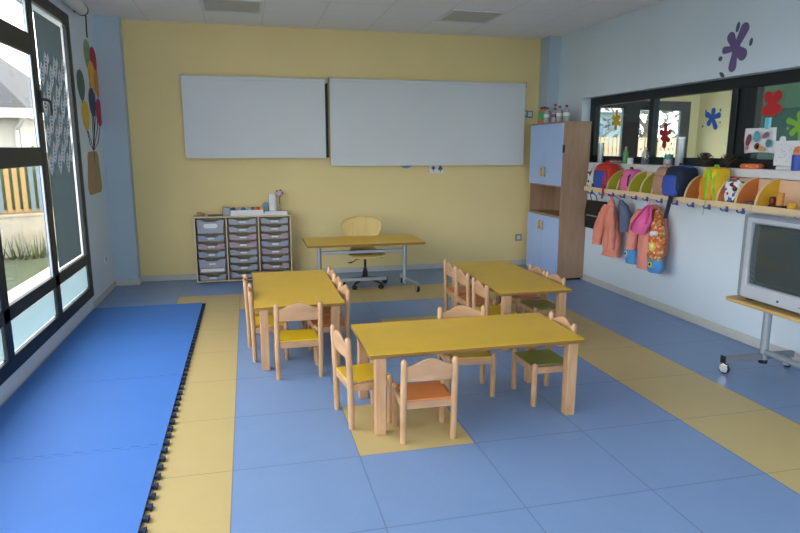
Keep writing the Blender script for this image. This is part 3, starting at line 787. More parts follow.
# ------------------------------------------------------------------ teacher desk
def castor(t, x, y, a=0, r=.038, name='castor'):
    c = B(); c.lathe((0, 0, 0), [(.006, -.012), (r, -.012), (r+.002, -.006), (r+.002, .006), (r, .012), (.006, .012)], 18, 'x')
    bmesh.ops.rotate(c.bm, verts=c.bm.verts, cent=(0, 0, 0), matrix=Matrix.Rotation(a, 3, 'Z'))
    bmesh.ops.translate(c.bm, verts=c.bm.verts, vec=(x, y, r+.002))
    w = c.build(name, M['black'], t)
    f = B()
    for sx in (-.019, .019): f.prism([(-.020, .018), (.020, .018), (.034, .045), (.030, .078), (-.022, .078), (-.028, .045)], 'x', sx-.003, sx+.003)
    f.lathe((0, 0, .0), [(.0, -.0195+.036), (.02, -.0195+.036), (.02, .021), (.0, .021)], 12, 'x')
    f.box(-.021, .021, -.022, .03, .076, .080); f.cyl((0, .008, .080), (0, .008, .09), .012)
    bmesh.ops.rotate(f.bm, verts=f.bm.verts, cent=(0, 0, 0), matrix=Matrix.Rotation(a, 3, 'Z'))
    bmesh.ops.translate(f.bm, verts=f.bm.verts, vec=(x, y, 0))
    f.build('castor_fork', M['chrome'], w)
    return w
dk = thing('teacher_desk', 'yellow topped teacher desk on grey steel legs with castors', 'desk', (1.37, 7.7, 0))
DH = .622
B().box(.655, 2.095, 7.30, 7.99, DH-.004, DH).build('desk_top', M['top_yellow'], dk, bevel=.001, smooth=False)
B().box(.653, 2.097, 7.298, 7.992, DH-.03, DH-.004).build('desk_edge', M['edge_yellow'], dk, bevel=.004)
for xx in (.815, 1.90):
    B().cyl((xx, 7.56, .06), (xx, 7.56, DH-.045), .027, n=18).build('leg', M['metal'], dk)
    B().box(xx-.055, xx+.055, 7.52, 7.62, DH-.045, DH-.03).build('mounting_plate', M['black'], dk, bevel=.003)
B().box(.84, 1.875, 7.545, 7.575, .465, .505).build('crossbar', M['metal'], dk, bevel=.004)
B().box(.842, 1.65, 7.485, 7.52, .125, .165).build('foot_bar', M['metal'], dk, bevel=.004)
B().box(1.65, 1.66, 7.483, 7.522, .122, .167).build('bar_end_cap', M['black'], dk, bevel=.002)
b = B(); b.tube([(1.90, 7.56, .115), (2.0, 7.24, .105)], .024, 4); b.build('foot', M['metal'], dk, smooth=False)
b = B(); b.tube([(1.90, 7.56, .115), (1.93, 7.86, .105)], .024, 4); b.build('foot', M['metal'], dk, smooth=False)
b = B(); b.tube([(.815, 7.56, .115), (.80, 7.86, .105)], .024, 4); b.build('foot', M['metal'], dk, smooth=False)
b = B(); b.tube([(.815, 7.56, .115), (.79, 7.26, .105)], .024, 4); b.build('foot', M['metal'], dk, smooth=False)
castor(dk, 1.992, 7.27, .2); castor(dk, 1.925, 7.83, 0); castor(dk, .802, 7.83, 0); castor(dk, .792, 7.29, 0)

# ------------------------------------------------------------------ swivel chair
sc = thing('swivel_chair', 'pale plywood swivel chair on a black five star base behind the desk', 'chair', (1.43, 7.79, 0))
prof = [(-.235, .385, .15), (-.225, .41, .215), (-.19, .428, .24), (-.08, .42, .245), (.04, .415, .235), (.13, .425, .19), (.18, .46, .15), (.205, .52, .14), (.22, .585, .17), (.232, .65, .245), (.243, .74, .268), (.25, .80, .262), (.255, .845, .225), (.257, .868, .15), (.258, .874, .06)]
b = B(); rows = []
for y, z, hw in prof:
    row = []
    for k in range(13):
        u = k/12*2-1
        cup = .03*u*u
        row.append(b.bm.verts.new((1.43+hw*sin(u*pi/2), 7.79+y-(cup if z > .5 else 0), z+(cup*.5 if z < .5 else 0))))
    rows.append(row)
for a, c in zip(rows, rows[1:]):
    for k in range(12): b.face([a[k], a[k+1], c[k+1], c[k]])
b.build('seat_shell', M['ply'], sc, solid=.014, subsurf=1)
B().lathe((1.43, 7.79, 0), [(.0, .08), (.034, .08), (.034, .19), (.026, .20), (.026, .23), (.016, .23), (.016, .37), (0, .37)], 18).build('gas_column', M['black'], sc)
b = B(); b.box(1.33, 1.53, 7.71, 7.87, .372, .392); b.tube([(1.40, 7.74, .365), (1.30, 7.70, .365), (1.27, 7.68, .345), (1.22, 7.66, .335)], .007, 8); b.sell((1.215, 7.655, .334), (.03, .012, .008), .8, 10, 6)
b.tube([(1.47, 7.74, .372), (1.60, 7.70, .378)], .007, 8); b.sell((1.62, 7.695, .378), (.022, .01, .008), .8, 10, 6)
b.build('seat_mechanism', M['black'], sc)
b = B(); b.lathe((1.43, 7.79, 0), [(0, .075), (.045, .075), (.045, .125), (0, .125)], 16); b.build('base_hub', M['black'], sc)
for k in range(5):
    a = R(-90-38+72*k)
    p = lambda r, z: (1.43+r*cos(a), 7.79+r*sin(a), z)
    lg = B().tube([p(.03, .10), p(.16, .09), p(.285, .072), p(.30, .066)], [.024, .02, .016, .012], 8, flat=.7).build('base_arm', M['black'], sc)
    c = B()
    for s_ in (-.014, .014):
        q = Vector(p(.285, .028))+Vector((-sin(a), cos(a), 0))*s_
        tv = Vector((-sin(a), cos(a), 0))*.009
        c.cyl(q-tv, q+tv, .028, n=14)
    c.cyl(p(.285, .03), p(.285, .075), .008, n=8)
    c.build('castor', M['black'], lg)

# ------------------------------------------------------------------ tall cabinet
cab = thing('tall_cabinet', 'tall wooden cabinet with pale blue doors and an open middle shelf', 'cabinet', (4.16, 7.92, 0))
CX0, CX1, CY0, CY1, CZ = 3.988, 4.374, 7.470, 8.412, 2.10
b = B(); e = .02
b.box(CX0, CX1, CY0, CY0+e, .03, CZ-e); b.box(CX0, CX1, CY1-e, CY1, .03, CZ-e)
b.box(CX0-.004, CX1, CY0-.004, CY1+.004, CZ-e, CZ); b.box(CX0, CX1, CY0+e, CY1-e, .03, .05)
b.box(CX1-.008, CX1, CY0+e, CY1-e, .05, CZ-e)
b.box(CX0, CX1-.008, CY0+e, CY1-e, 1.245, 1.265); b.box(CX0, CX1-.008, CY0+e, CY1-e, .845, .868)
b.build('cabinet_body', M['cab_wood'], cab, smooth=False, bevel=.0015)
b = B(); b.box(CX0+.03, CX1-.02, CY0+.03, CY1-.02, 0, .03); b.build('shadow_plinth', M['black'], cab, smooth=False)  # base coloured black to stand in for the shadow gap below the cabinet
ym = (CY0+CY1)/2
def cdoor(y0, y1, z0, z1, hy, hz):
    d = B().box(CX0-.018, CX0-.001, y0, y1, z0, z1).build('door', M['cab_blue'], cab, smooth=False, bevel=.002)
    b = B(); b.tube([(CX0-.018, hy, hz-.055), (CX0-.045, hy, hz-.05), (CX0-.045, hy, hz+.05), (CX0-.018, hy, hz+.055)], .013, 8, flat=1); b.build('handle', M['brass'], d)
for y0, y1, s_ in ((CY0+.004, ym-.0015, -1), (ym+.0015, CY1-.004, 1)):
    cdoor(y0, y1, 1.268, CZ-.024, ym+s_*.045+.02, 1.435); cdoor(y0, y1, .045, .842, ym+s_*.045+.02, .70)
for z in (1.75,):
    B().box(CX0-.010, CX0+.02, CY0-.004, CY0, z-.05, z+.05).build('hinge_cover', M['black'], cab, smooth=False)
tag(B().lathe((4.05, 7.56, .868), [(0, 0), (.02, 0), (.022, .03), (.012, .05), (0, .052)], 12).build('wooden_bead', mat('bead', (70, 60, 56), .5), None), 'small dark knob lying in the open cabinet shelf', 'bead')
# bottles on top of the cabinet
def bottle(x, y, z, r, h, body, cap, label, grp=None, band=None, ch=.03):
    t = thing('bottle', label, 'bottle', (x, y, z), 0, grp)
    B().lathe((x, y, z), [(0, 0), (r*.9, 0), (r, r*.15), (r, h*.62), (r*.8, h*.74), (r*.38, h*.84), (r*.36, h-ch), (0, h-ch)], 18).build('bottle_body', body, t)
    B().lathe((x, y, z), [(0, h-ch), (r*.45, h-ch), (r*.45, h-.004), (r*.38, h), (0, h)], 16).build('cap', cap, t)
    if band: B().lathe((x, y, z), [(r+.001, h*.34), (r+.0015, h*.34), (r+.0015, h*.55), (r+.001, h*.55)], 18).build('label_band', band, t)
    return t
M['clear'] = mat('clear_plastic', (170, 176, 180), .2, .1, 9, spec=.7)
M['capred'] = mat('cap_maroon', (130, 40, 66), .4)
M['greenp'] = mat('green_paint', (92, 160, 104), .4, .06)
M['orangep'] = mat('orange_paint', (222, 116, 50), .4, .06)
M['cap_brown'] = mat('cap_brown', (92, 40, 28), .4)
gj = [(8.31, 'green and orange paint bottle at the outer end of the cabinet top'), (8.215, 'second green and orange paint bottle on the cabinet top')]
for y, lb in gj:
    t = thing('paint_bottle', lb, 'bottle', (4.08, y, CZ), 0, 'paint bottles on the cabinet')
    B().lathe((4.08, y, CZ), [(0, 0), (.05, 0), (.055, .012), (.055, .04)], 18).build('bottle_base', M['orangep'], t)
    B().lathe((4.08, y, CZ), [(.054, .04), (.055, .15), (.05, .165), (.05, .04)], 18).build('bottle_label', M['greenp'], t)
    B().lathe((4.08, y, CZ), [(.05, .165), (.045, .185), (.03, .20), (0, .20)], 18).build('bottle_shoulder', M['orangep'], t)
    B().lathe((4.08, y, CZ), [(0, .20), (.026, .20), (.026, .225), (0, .225)], 14).build('cap', M['cap_brown'], t)
for y, xx, h, lb in ((8.09, 4.05, .21, 'clear bottle with maroon cap next to the green paint bottles'), (8.0, 4.12, .25, 'tallest clear bottle with maroon cap on the cabinet'), (7.89, 4.06, .19, 'clear bottle in the middle of the cabinet top, red band'), (7.77, 4.07, .21, 'clear bottle with maroon cap, second from the cabinet side panel'), (7.66, 4.11, .215, 'clear bottle with maroon cap closest to the cabinet side panel')):
    bottle(xx, y, CZ, .042, h, M['clear'], M['capred'], lb, 'clear bottles on the cabinet', M['capred'] if h < .2 or h > .24 else M['paper'])

# ------------------------------------------------------------------ coat racks with arched dividers
def rack(ya, yb, divs, label, hooks):
    t = thing('coat_rack', label, 'coat rack', (XR-.12, (ya+yb)/2, 1.21), 0, 'coat racks along the wall')
    b = B(); b.box(4.145, XR-.012, yb, ya, 1.215, 1.235); b.build('shelf_board', M['rim'], t, smooth=False, bevel=.002)
    b = B(); b.box(4.130, 4.145, yb, ya, 1.195, 1.252); b.build('front_lip', M['rim'], t, smooth=False, bevel=.003)
    b = B(); b.box(XR-.012, XR, yb, ya, 1.20, 1.466); b.build('back_panel', mat('rack_back', (224, 186, 154), .5, .05, 4), t, smooth=False)
    for y, mm in divs:
        x0_, x1_, z0_, z1_ = 4.150, XR-.0125, 1.2355, 1.464
        pl = [(x1_, z0_), (x1_, z1_)]
        for k in range(1, 13):
            a = k/12*pi/2
            pl.append((x1_-(x1_-x0_)*sin(a), z0_+(z1_-z0_)*cos(a)))
        d = B().prism(pl, 'y', y-.008, y+.008).build('divider', M[mm], t, smooth=False)
        # pale curved rim
        ro = [(x1_-(x1_-x0_+.008)*sin(k/16*pi/2), z0_+(z1_-z0_+.008)*cos(k/16*pi/2)) for k in range(17)]
        ri = [(x1_-(x1_-x0_+.0005)*sin(k/16*pi/2), z0_+(z1_-z0_+.0005)*cos(k/16*pi/2)) for k in range(16, -1, -1)]
        B().prism(ro+ri, 'y', y-.010, y+.010).build('divider_rim', M['rim'], d, smooth=False)
    for y in hooks:
        b = B(); b.box(4.125, 4.132, y-.014, y+.014, 1.165, 1.215)
        for s_ in (-1, 1):
            b.tube([(4.128, y, 1.19), (4.118, y+s_*.02, 1.178), (4.108, y+s_*.036, 1.176), (4.10, y+s_*.042, 1.188), (4.10, y+s_*.043, 1.198)], [.008, .007, .007, .007, .009], 8)
        b.build('hook', M['hook'], t)
rack(7.15, 6.28, [(7.12, 'div_green'), (6.655, 'div_green'), (6.445, 'div_green')], 'coat rack section next to the cabinet with green arched dividers', [6.95, 6.70, 6.49])
rack(6.275, 5.405, [(6.225, 'div_green'), (6.0, 'div_green'), (5.80, 'div_green'), (5.58, 'div_green')], 'second coat rack section with green arched dividers above the pink coat', [6.28-.02, 6.04, 5.84, 5.60])
rack(5.40, 4.42, [(5.28, 'div_orange'), (5.075, 'div_yellow'), (4.85, 'div_orange'), (4.62, 'div_orange')], 'third coat rack section with orange arched dividers', [5.36, 5.13, 4.91, 4.69, 4.5])
rack(4.415, 3.45, [(4.395, 'div_yellow'), (3.75, 'div_yellow')], 'last coat rack section above the television with a yellow divider', [3.9, 3.7])

# ------------------------------------------------------------------ bags
def backpack(label, x, y, z, w, d, h, body, pocket, strap, rz=0, cat='backpack', hung=False, strapdown=0.):
    """faces -x: d along x, w along y"""
    t = thing('backpack', label, cat, (x, y, z))
    b = B(); b.sell((x, y, z+h/2), (d/2, w/2, h/2), .42, 28, 18, .05, rz); b.build('bag_body', body, t)
    b = B(); b.sell((x-d*.42*cos(rz), y-d*.42*sin(rz), z+h*.38), (d*.2, w*.42, h*.34), .4, 20, 12, .04, rz); b.build('front_pocket', pocket, t)
    b = B(); b.tube([(x, y+w*.12, z+h*.97), (x-.01, y+w*.1, z+h+.02), (x-.01, y-w*.1, z+h+.02), (x, y-w*.12, z+h*.97)], .009, 6); b.build('grab_handle', strap, t)
    for s_ in (-1, 1):
        b = B(); b.tube([(x-d*.3, y+s_*w*.36, z+h*.90), (x-d*.53, y+s_*w*.40, z+h*.62), (x-d*.55, y+s_*w*.42, z+h*.30), (x-d*.40, y+s_*w*.42, z+.03)], .016, 8, flat=.4); b.build('strap', strap, t)
    return t
# shelf level 1.235
SZ_ = 1.236
t = backpack('red and royal blue backpack at the cabinet end of the rack', 4.235, 6.80, SZ_, .30, .20, .31, M['red'], M['royal'], M['red'])
B().tube([(4.14, 6.74, 1.42), (4.118, 6.69, 1.30), (4.115, 6.69, 1.20), (4.115, 6.70, 1.13)], .022, 8, flat=.5).build('strap', M['red'], t)
backpack('small pink backpack between the green dividers', 4.255, 6.335, SZ_, .17, .17, .25, M['pink'], M['pink'], M['black'])
t = backpack('shiny rose gold backpack beside the navy one', 4.235, 5.67, SZ_, .20, .2, .30, M['rose'], M['rose'], M['rose'])
t = backpack('big navy backpack with a black strap hanging down', 4.205, 5.425, SZ_+.003, .25, .24, .31, M['dnavy'], M['royal'], M['dnavy'])
B().tube([(4.10, 5.35, 1.46), (4.085, 5.39, 1.30), (4.085, 5.43, 1.15), (4.085, 5.46, 1.03)], .026, 8, flat=.8).build('hanging_strap', M['dnavy'], t)
b = B(); b.sell((4.22, 5.41, 1.535), (.07, .09, .02), .7, 16, 8, .1); b.build('top_pouch', mat('pouch_blue', (60, 110, 170), .6, .2, 30), t)
t = backpack('yellow and lime backpack with an orange pocket', 4.215, 4.955, SZ_, .185, .19, .31, M['yellowf'], M['orangef'], M['limef'])
B().sell((4.118, 4.935, 1.39), (.03, .03, .14), .6, 14, 10).build('side_stripe', M['limef'], t)
B().tube([(4.13, 4.97, 1.24), (4.12, 4.97, 1.18), (4.118, 4.972, 1.11)], .004, 6).build('drawstring', M['limef'], t)
t = thing('floral_bag', 'white floral print cloth bag between the orange dividers', 'bag', (4.25, 4.74, SZ_))
B().sell((4.27, 4.735, SZ_+.098), (.085, .088, .098), .3, 24, 16, .14).build('bag_body', M['floral'], t)
B().tube([(4.22, 4.79, SZ_+.19), (4.20, 4.76, SZ_+.23), (4.20, 4.70, SZ_+.235), (4.22, 4.67, SZ_+.19)], .008, 6).build('handle', M['floral'], t)
tag(B().sell((4.20, 4.50, SZ_+.02), (.04, .06, .02), .7, 16, 8, .2).build('knitted_hat', mat('hat_grey', (96, 82, 80), .8, .2, 30), None), 'small grey knitted hat left beside the last orange divider', 'hat')
# toys by the yellow divider
toy = thing('wooden_train', 'dark red wooden toy train with an orange funnel block', 'toy', (4.20, 4.20, SZ_))
b = B(); b.box(4.17, 4.23, 4.12, 4.29, SZ_+.01, SZ_+.028); b.build('toy_base', mat('toy_dark', (84, 44, 30), .5), toy, bevel=.004)
b = B(); b.sell((4.20, 4.27, SZ_+.06), (.03, .025, .035), .7); b.build('toy_cab', mat('toy_red', (110, 46, 34), .5), toy)
b = B(); b.cyl((4.20, 4.20, SZ_+.028), (4.20, 4.20, SZ_+.13), .028, n=16); b.build('toy_funnel', mat('toy_orange', (206, 138, 56), .5), toy)
for yy in (4.14, 4.27):
    b = B(); b.cyl((4.165, yy, SZ_+.016), (4.235, yy, SZ_+.016), .016, n=14); b.build('wheel', M['black'], toy)
tag(B().sell((4.19, 4.07, SZ_+.033), (.03, .035, .033), .75, 16, 10).build('toy_block', mat('toy_yellow', (216, 164, 44), .5), None), 'rounded yellow toy block beside the toy train', 'toy')
# black and white bag standing between cabinet and rack
t = thing('paper_bag', 'black and white patterned bag stuffed in at the cabinet end of the rack', 'bag', (4.20, 7.10, SZ_+.02))
M['bw'] = mat('bw_print', (0, 0, 0), .6, scale=30, kind='voronoi', rgb2=[(216, 216, 212), (40, 42, 46), (220, 220, 216), (60, 62, 66), (190, 192, 190)])
b = B(); b.rings([[(4.15, 6.98, SZ_), (4.27, 6.98, SZ_), (4.27, 7.10, SZ_), (4.15, 7.10, SZ_)], [(4.14, 6.97, SZ_+.24), (4.28, 6.97, SZ_+.24), (4.28, 7.105, SZ_+.24), (4.14, 7.105, SZ_+.24)]]); b.build('bag_body', M['bw'], t, smooth=False)
B().tube([(4.16, 7.035, SZ_+.24), (4.17, 7.04, SZ_+.29), (4.24, 7.04, SZ_+.29), (4.25, 7.035, SZ_+.24)], .005, 6).build('handle', M['paper'], t)

# ------------------------------------------------------------------ hung things
t = thing('tote_bag', 'glossy black tote bag hanging from the first hook', 'bag', (4.2, 6.85, .74))
b = B(); b.rings([[(4.17, 6.760, .745), (4.25, 6.760, .745), (4.25, 7.160, .745), (4.17, 7.160, .745)], [(4.165, 6.750, .95), (4.255, 6.750, .95), (4.255, 7.165, .95), (4.165, 7.165, .95)], [(4.185, 6.750, 1.095), (4.225, 6.750, 1.095), (4.225, 7.160, 1.095), (4.185, 7.160, 1.095)]]); b.build('bag_body', M['leather'], t, bevel=.008)
b = B()
b.tube([(4.19, 7.050, 1.09), (4.17, 7.050, 1.16), (4.15, 7.010, 1.195), (4.15, 6.960, 1.195), (4.17, 6.920, 1.16), (4.19, 6.920, 1.09)], .006, 6); b.build('handle', M['black'], t)
B().box(4.163, 4.166, 6.870, 7.110, .90, .915).build('pale_trim', M['tv_dark'], t)

def garment(name, label, cat, loc): return thing(name, label, cat, loc)
def loft(b, secs, n=22, wob=.012, seed=0):
    """secs: (y, z, half width y, half depth x, x centre)"""
    rg = []
    for y, z, hy, hx, xc in secs:
        ring = []
        for k in range(n):
            a = 2*pi*k/n
            f = 1+.10*sin(5*a+z*11+seed)+.05*sin(9*a-z*23+seed)
            p = Vector((xc+hx*sin(a)*f, y+hy*cos(a)*(1+.03*sin(3*a+z*9)), z))
            p += Vector((noise.noise(p*14+Vector((seed, 0, 0)))*wob, noise.noise(p*11+Vector((0, seed, 0)))*wob, 0))
            ring.append(p)
        rg.append(ring)
    return b.rings(rg)
def dense(secs, m=4):
    out = []
    for a, c in zip(secs, secs[1:]):
        for k in range(m): f = k/m; out.append(tuple(a[i]*(1-f)+c[i]*f for i in range(5)))
    return out+[secs[-1]]
j = garment('child_jacket', 'salmon pink jacket hanging on the hook beside the black tote', 'jacket', (4.2, 6.62, .45))
b = B(); loft(b, dense([(6.585, 1.17, .012, .012, 4.17), (6.60, 1.10, .05, .035, 4.19), (6.61, 1.0, .095, .055, 4.20), (6.60, .85, .13, .07, 4.205), (6.585, .68, .15, .075, 4.21), (6.575, .52, .165, .075, 4.21), (6.57, .465, .165, .07, 4.21)]), 28, .02, 1)
b.build('jacket_body', M['salmon'], j)
b = B(); loft(b, dense([(6.66, 1.08, .04, .035, 4.17), (6.73, .97, .07, .05, 4.16), (6.80, .80, .085, .055, 4.155), (6.84, .66, .085, .05, 4.155), (6.85, .575, .075, .045, 4.155)]), 20, .016, 2)
b.build('sleeve', M['salmon'], j)
b = B(); loft(b, dense([(6.53, 1.06, .035, .03, 4.16), (6.50, .92, .055, .045, 4.15), (6.475, .72, .06, .045, 4.15), (6.47, .56, .055, .04, 4.15)]), 20, .016, 3)
b.build('sleeve', M['salmon'], j)
B().tube([(4.17, 6.585, 1.15), (4.14, 6.56, 1.20), (4.125, 6.545, 1.205), (4.14, 6.60, 1.18)], .006, 6).build('hanging_loop', M['hotpink'], j)
t = thing('slate_bag', 'slate blue drawstring bag partly behind the salmon jacket', 'bag', (4.22, 6.40, .78))
b = B(); loft(b, dense([(6.43, 1.15, .02, .02, 4.2), (6.40, 1.08, .07, .05, 4.22), (6.385, .95, .085, .07, 4.25), (6.38, .83, .08, .07, 4.25), (6.38, .785, .06, .05, 4.25)]), 20, .012, 5); b.build('bag_body', M['slate'], t)
B().tube([(4.2, 6.43, 1.14), (4.14, 6.46, 1.19), (4.125, 6.49, 1.20)], .005, 6).build('cord', M['slate'], t)

j.scale = (1, .86, 1)
c = garment('child_coat', 'pink coat with orange and blue printed panel under the pink bag', 'coat', (4.22, 5.9, .44))
b = B(); loft(b, dense([(5.91, 1.14, .03, .02, 4.27), (5.90, 1.05, .14, .04, 4.30), (5.90, .85, .20, .045, 4.31), (5.90, .62, .20, .045, 4.31)]), 26, .012, 7); b.build('coat_back', M['salmon2'], c)
b = B(); loft(b, dense([(6.09, 1.07, .035, .03, 4.22), (6.12, .95, .055, .05, 4.20), (6.145, .78, .07, .055, 4.195), (6.16, .61, .075, .05, 4.195)]), 20, .014, 8); b.build('sleeve', M['salmon2'], c)
b = B(); loft(b, dense([(6.15, .615, .09, .06, 4.195), (6.14, .53, .10, .06, 4.195), (6.13, .455, .085, .05, 4.195)]), 20, .008, 9); cu = b.build('printed_cuff', M['skyfab'], c)
def eye(y, z, r, x, par, m1=None):
    w = B().lathe((x, y, z), [(0, -.008), (r*.9, -.006), (r, 0), (r, .02)], 18, 'x').build('print_disc', m1 or M['eye_y'], par)
eye(6.165, .56, .034, 4.135, c, M['paper']); eye(6.165, .565, .016, 4.127, c, M['black'])
b = B(); loft(b, dense([(5.88, 1.10, .03, .03, 4.20), (5.89, 1.0, .07, .05, 4.185), (5.885, .82, .10, .06, 4.18), (5.88, .62, .115, .06, 4.18), (5.875, .44, .12, .055, 4.18)]), 22, .016, 10); b.build('front_panel', M['salmon2'], c)
b = B(); loft(b, dense([(5.80, 1.09, .03, .03, 4.22), (5.74, .99, .07, .055, 4.20), (5.715, .82, .10, .065, 4.19), (5.70, .62, .105, .065, 4.185), (5.71, .56, .10, .06, 4.185)]), 22, .016, 11); b.build('printed_panel', M['print'], c)
b = B(); loft(b, dense([(5.70, .575, .105, .066, 4.185), (5.695, .50, .11, .066, 4.185), (5.70, .435, .09, .055, 4.185)]), 22, .008, 12); b.build('printed_hem', M['skyfab'], c)
eye(5.69, .715, .05, 4.118, c); eye(5.675, .725, .022, 4.110, c, M['paper']); eye(5.695, .52, .032, 4.118, c); eye(5.69, .525, .014, 4.109, c, M['black'])
eye(5.715, .85, .028, 4.122, c, M['paper']); eye(5.665, .86, .024, 4.127, c, M['paper'])
pb = thing('backpack', 'soft pink drawstring backpack hanging over the printed coat', 'backpack', (4.12, 5.83, .82))
b = B(); loft(b, dense([(5.79, 1.15, .02, .015, 4.13), (5.82, 1.08, .09, .035, 4.12), (5.85, .98, .135, .055, 4.10), (5.885, .88, .12, .055, 4.10), (5.9, .83, .10, .04, 4.10)]), 24, .01, 13); b.build('bag_body', M['pink'], pb)
B().tube([(4.13, 5.79, 1.14), (4.115, 5.78, 1.20), (4.105, 5.76, 1.20)], .008, 6).build('hanging_loop', M['pink'], pb)
B().tube([(4.10, 5.8, 1.13), (4.06, 5.87, 1.03), (4.035, 5.95, .92), (4.05, 5.98, .86)], .018, 8, flat=.4).build('strap', M['hotpink'], pb)
B().tube([(4.10, 5.77, 1.14), (4.07, 5.73, 1.05), (4.06, 5.74, .95)], .014, 8, flat=.4).build('strap', M['hotpink'], pb)

for o in list(COL.objects):
    if o.parent is None and o.name.split('.')[0] in ('coat_rack', 'backpack', 'floral_bag', 'knitted_hat', 'wooden_train', 'toy_block', 'paper_bag'):
        o.location.z += .02 if o is pb else .035
    if o.parent is None and o.name.split('.')[0] in ('tote_bag', 'child_jacket', 'slate_bag', 'child_coat'): o.location.z += .02
# ------------------------------------------------------------------ things on the partition sill
sx_, sz = 4.44, OZ0
def cylin(name, label, cat, x, y, z, r, h, m, top=None, rim=None):
    t = thing(name, label, cat, (x, y, z))
    B().lathe((x, y, z), [(0, 0), (r*.96, 0), (r, .006), (r, h), (r*.9, h), (r*.88, h-.01), (0, h-.01)], 22).build('body', m, t)
    B().lathe((x, y, z), [(r+.0005, h*.93), (r+.002, h*.93), (r+.002, h), (r+.0005, h)], 22).build('rim', rim or m, t)
    return t
M['silver'] = mat('silver_foil', (176, 184, 190), .3, .06, 9, metal=.4)
cylin('foil_tube', 'silver ribbed tube standing in the sill corner by the cabinet', 'tube', 4.44, 7.32, sz, .037, .25, M['silver'])
for k in range(3):
    tag(B().box(4.39, 4.49, 6.84+k*.01, 7.06-k*.02, sz+.014*k, sz+.014*k+.0135).build('book', mat('bookcover_%d' % k, [(120, 120, 128), (190, 190, 186), (150, 70, 70)][k], .6), None, bevel=.001), ['grey book at the bottom of the small pile on the sill', 'pale book in the middle of the small pile on the sill', 'dull red book on top of the small pile on the sill'][k], 'book', 'books piled on the sill')
bottle(4.44, 6.765, sz, .032, .20, M['greenp'], mat('cap_pink', (206, 150, 160), .4), 'green bottle with pink cap on the sill', None, None, .06)
cylin('paper_cup', 'small white cup on the sill beside the green bottle', 'cup', 4.43, 6.645, sz, .034, .07, M['paper'])
bottle(4.45, 6.39, sz, .042, .19, glassmat('bottle_glass', (.75, .8, .8), milk=.25), M['silver'], 'clear silvery bottle in front of the window mullion')
t = thing('jar', 'clear jar with a teal lid between mullion and roll', 'jar', (4.43, 5.95, sz))
B().lathe((4.43, 5.95, sz), [(0, 0), (.045, 0), (.05, .01), (.05, .06), (.04, .068), (0, .068)], 20).build('jar_glass', M['silver'], t)
B().lathe((4.43, 5.95, sz), [(0, .068), (.048, .068), (.048, .115), (.04, .12), (0, .12)], 20).build('lid', M['teal'], t)
cylin('foil_tube', 'tall grey tube with pale top standing on the sill', 'tube', 4.45, 5.80, sz, .042, .30, M['silver'], rim=M['paper'])
def pinecone(x, y, z, r, label):
    b = B(); b.sell((x, y, z+r*.72), (r*.42, r*.42, r*.7), .9, 14, 8)
    for k in range(56):
        f = k/56; a = k*2.39996; zz = z+r*.12+f*r*1.35; rr_ = r*.95*sin(pi*(.30+.66*f))**.9
        d = Vector((cos(a), sin(a), .12+.55*f)); s_ = Vector((-sin(a), cos(a), 0)); c0 = Vector((x, y, zz))
        p = c0+d*rr_; w = r*.12
        v = b.vs([c0+d*rr_*.3-s_*w*.5, p-s_*w, p+d*.004+Vector((0, 0, .006)), p+s_*w, c0+d*rr_*.3+s_*w*.5]); b.face(v)
    return tag(b.build('pine_cone', M['cone'], None, solid=.003), label, 'pine cone', 'pine cones on the sill')
pinecone(4.43, 5.39, sz, .085, 'pine cone in front of the cream hall wall'); pinecone(4.42, 5.06, sz, .08, 'pine cone in front of the wide window post')
t = thing('tambourine', 'orange tambourine lying flat on the sill under the drawing', 'tambourine', (4.43, 4.78, sz))
B().lathe((4.43, 4.78, sz), [(.075, 0), (.088, 0), (.09, .01), (.09, .04), (.088, .045), (.075, .045)], 28).build('drum_ring', mat('tamb_orange', (214, 100, 44), .45, .05), t)
B().lathe((4.43, 4.78, sz), [(0, .038), (.074, .038), (.074, .043), (0, .043)], 28).build('drum_skin', mat('tamb_skin', (196, 130, 80), .6, .05), t)
for k in range(6):
    a = k*pi/3+.3; B().cyl((4.43+.086*cos(a), 4.78+.086*sin(a), sz+.018), (4.43+.086*cos(a), 4.78+.086*sin(a), sz+.030), .012, n=10).build('jingle', M['brass'], t)
# drawing clipped to the glass
t = thing('child_drawing', 'child drawing of coloured blots hanging from a blue clip', 'drawing', (4.46, 4.73, 1.70))
b = B(); rows = []
for i in range(7):
    row = []
    for k in range(9):
        u, v = k/8, i/6
        row.append(b.bm.verts.new((4.455-.012*sin(u*5+v*2)-.01*(1-v), 4.915-.345*u-(.012 if v < .5 else 0)*(1-v), 1.71+.225*v+.012*sin(u*3)*(1-v))))
    rows.append(row)
for a_, c_ in zip(rows, rows[1:]):
    for k in range(8): b.face([a_[k], a_[k+1], c_[k+1], c_[k]])
b.build('paper_sheet', M['paper'], t, solid=.002)
for y, z, ra, rb, ro, cc in ((4.85, 1.83, .028, .055, .3, (124, 60, 66)), (4.76, 1.86, .035, .05, 0, (96, 160, 176)), (4.66, 1.87, .04, .022, -.6, (150, 100, 120)), (4.745, 1.775, .028, .03, 0, (110, 60, 56)), (4.70, 1.755, .05, .025, .2, (200, 160, 90)), (4.62, 1.80, .03, .035, 0, (70, 140, 150)), (4.86, 1.76, .02, .02, 0, (190, 120, 120))):
    B().prism(ell(y, z, ra, rb, ro), 'x', 4.424, 4.427).build('paint_blot', mat('blot', cc, .6, .2, 20), t)
B().box(4.44, 4.47, 4.655, 4.70, 1.925, 2.02).build('clip', mat('clip_blue', (110, 190, 210), .4), t, bevel=.005)
t = thing('drawing_board', 'white sheet with faint pencil dots on a small white stand', 'drawing', (4.42, 4.41, sz))
B().box(4.435, 4.445, 4.25, 4.555, sz+.035, sz+.245, ).build('board_sheet', M['paper'], t, bevel=.006)
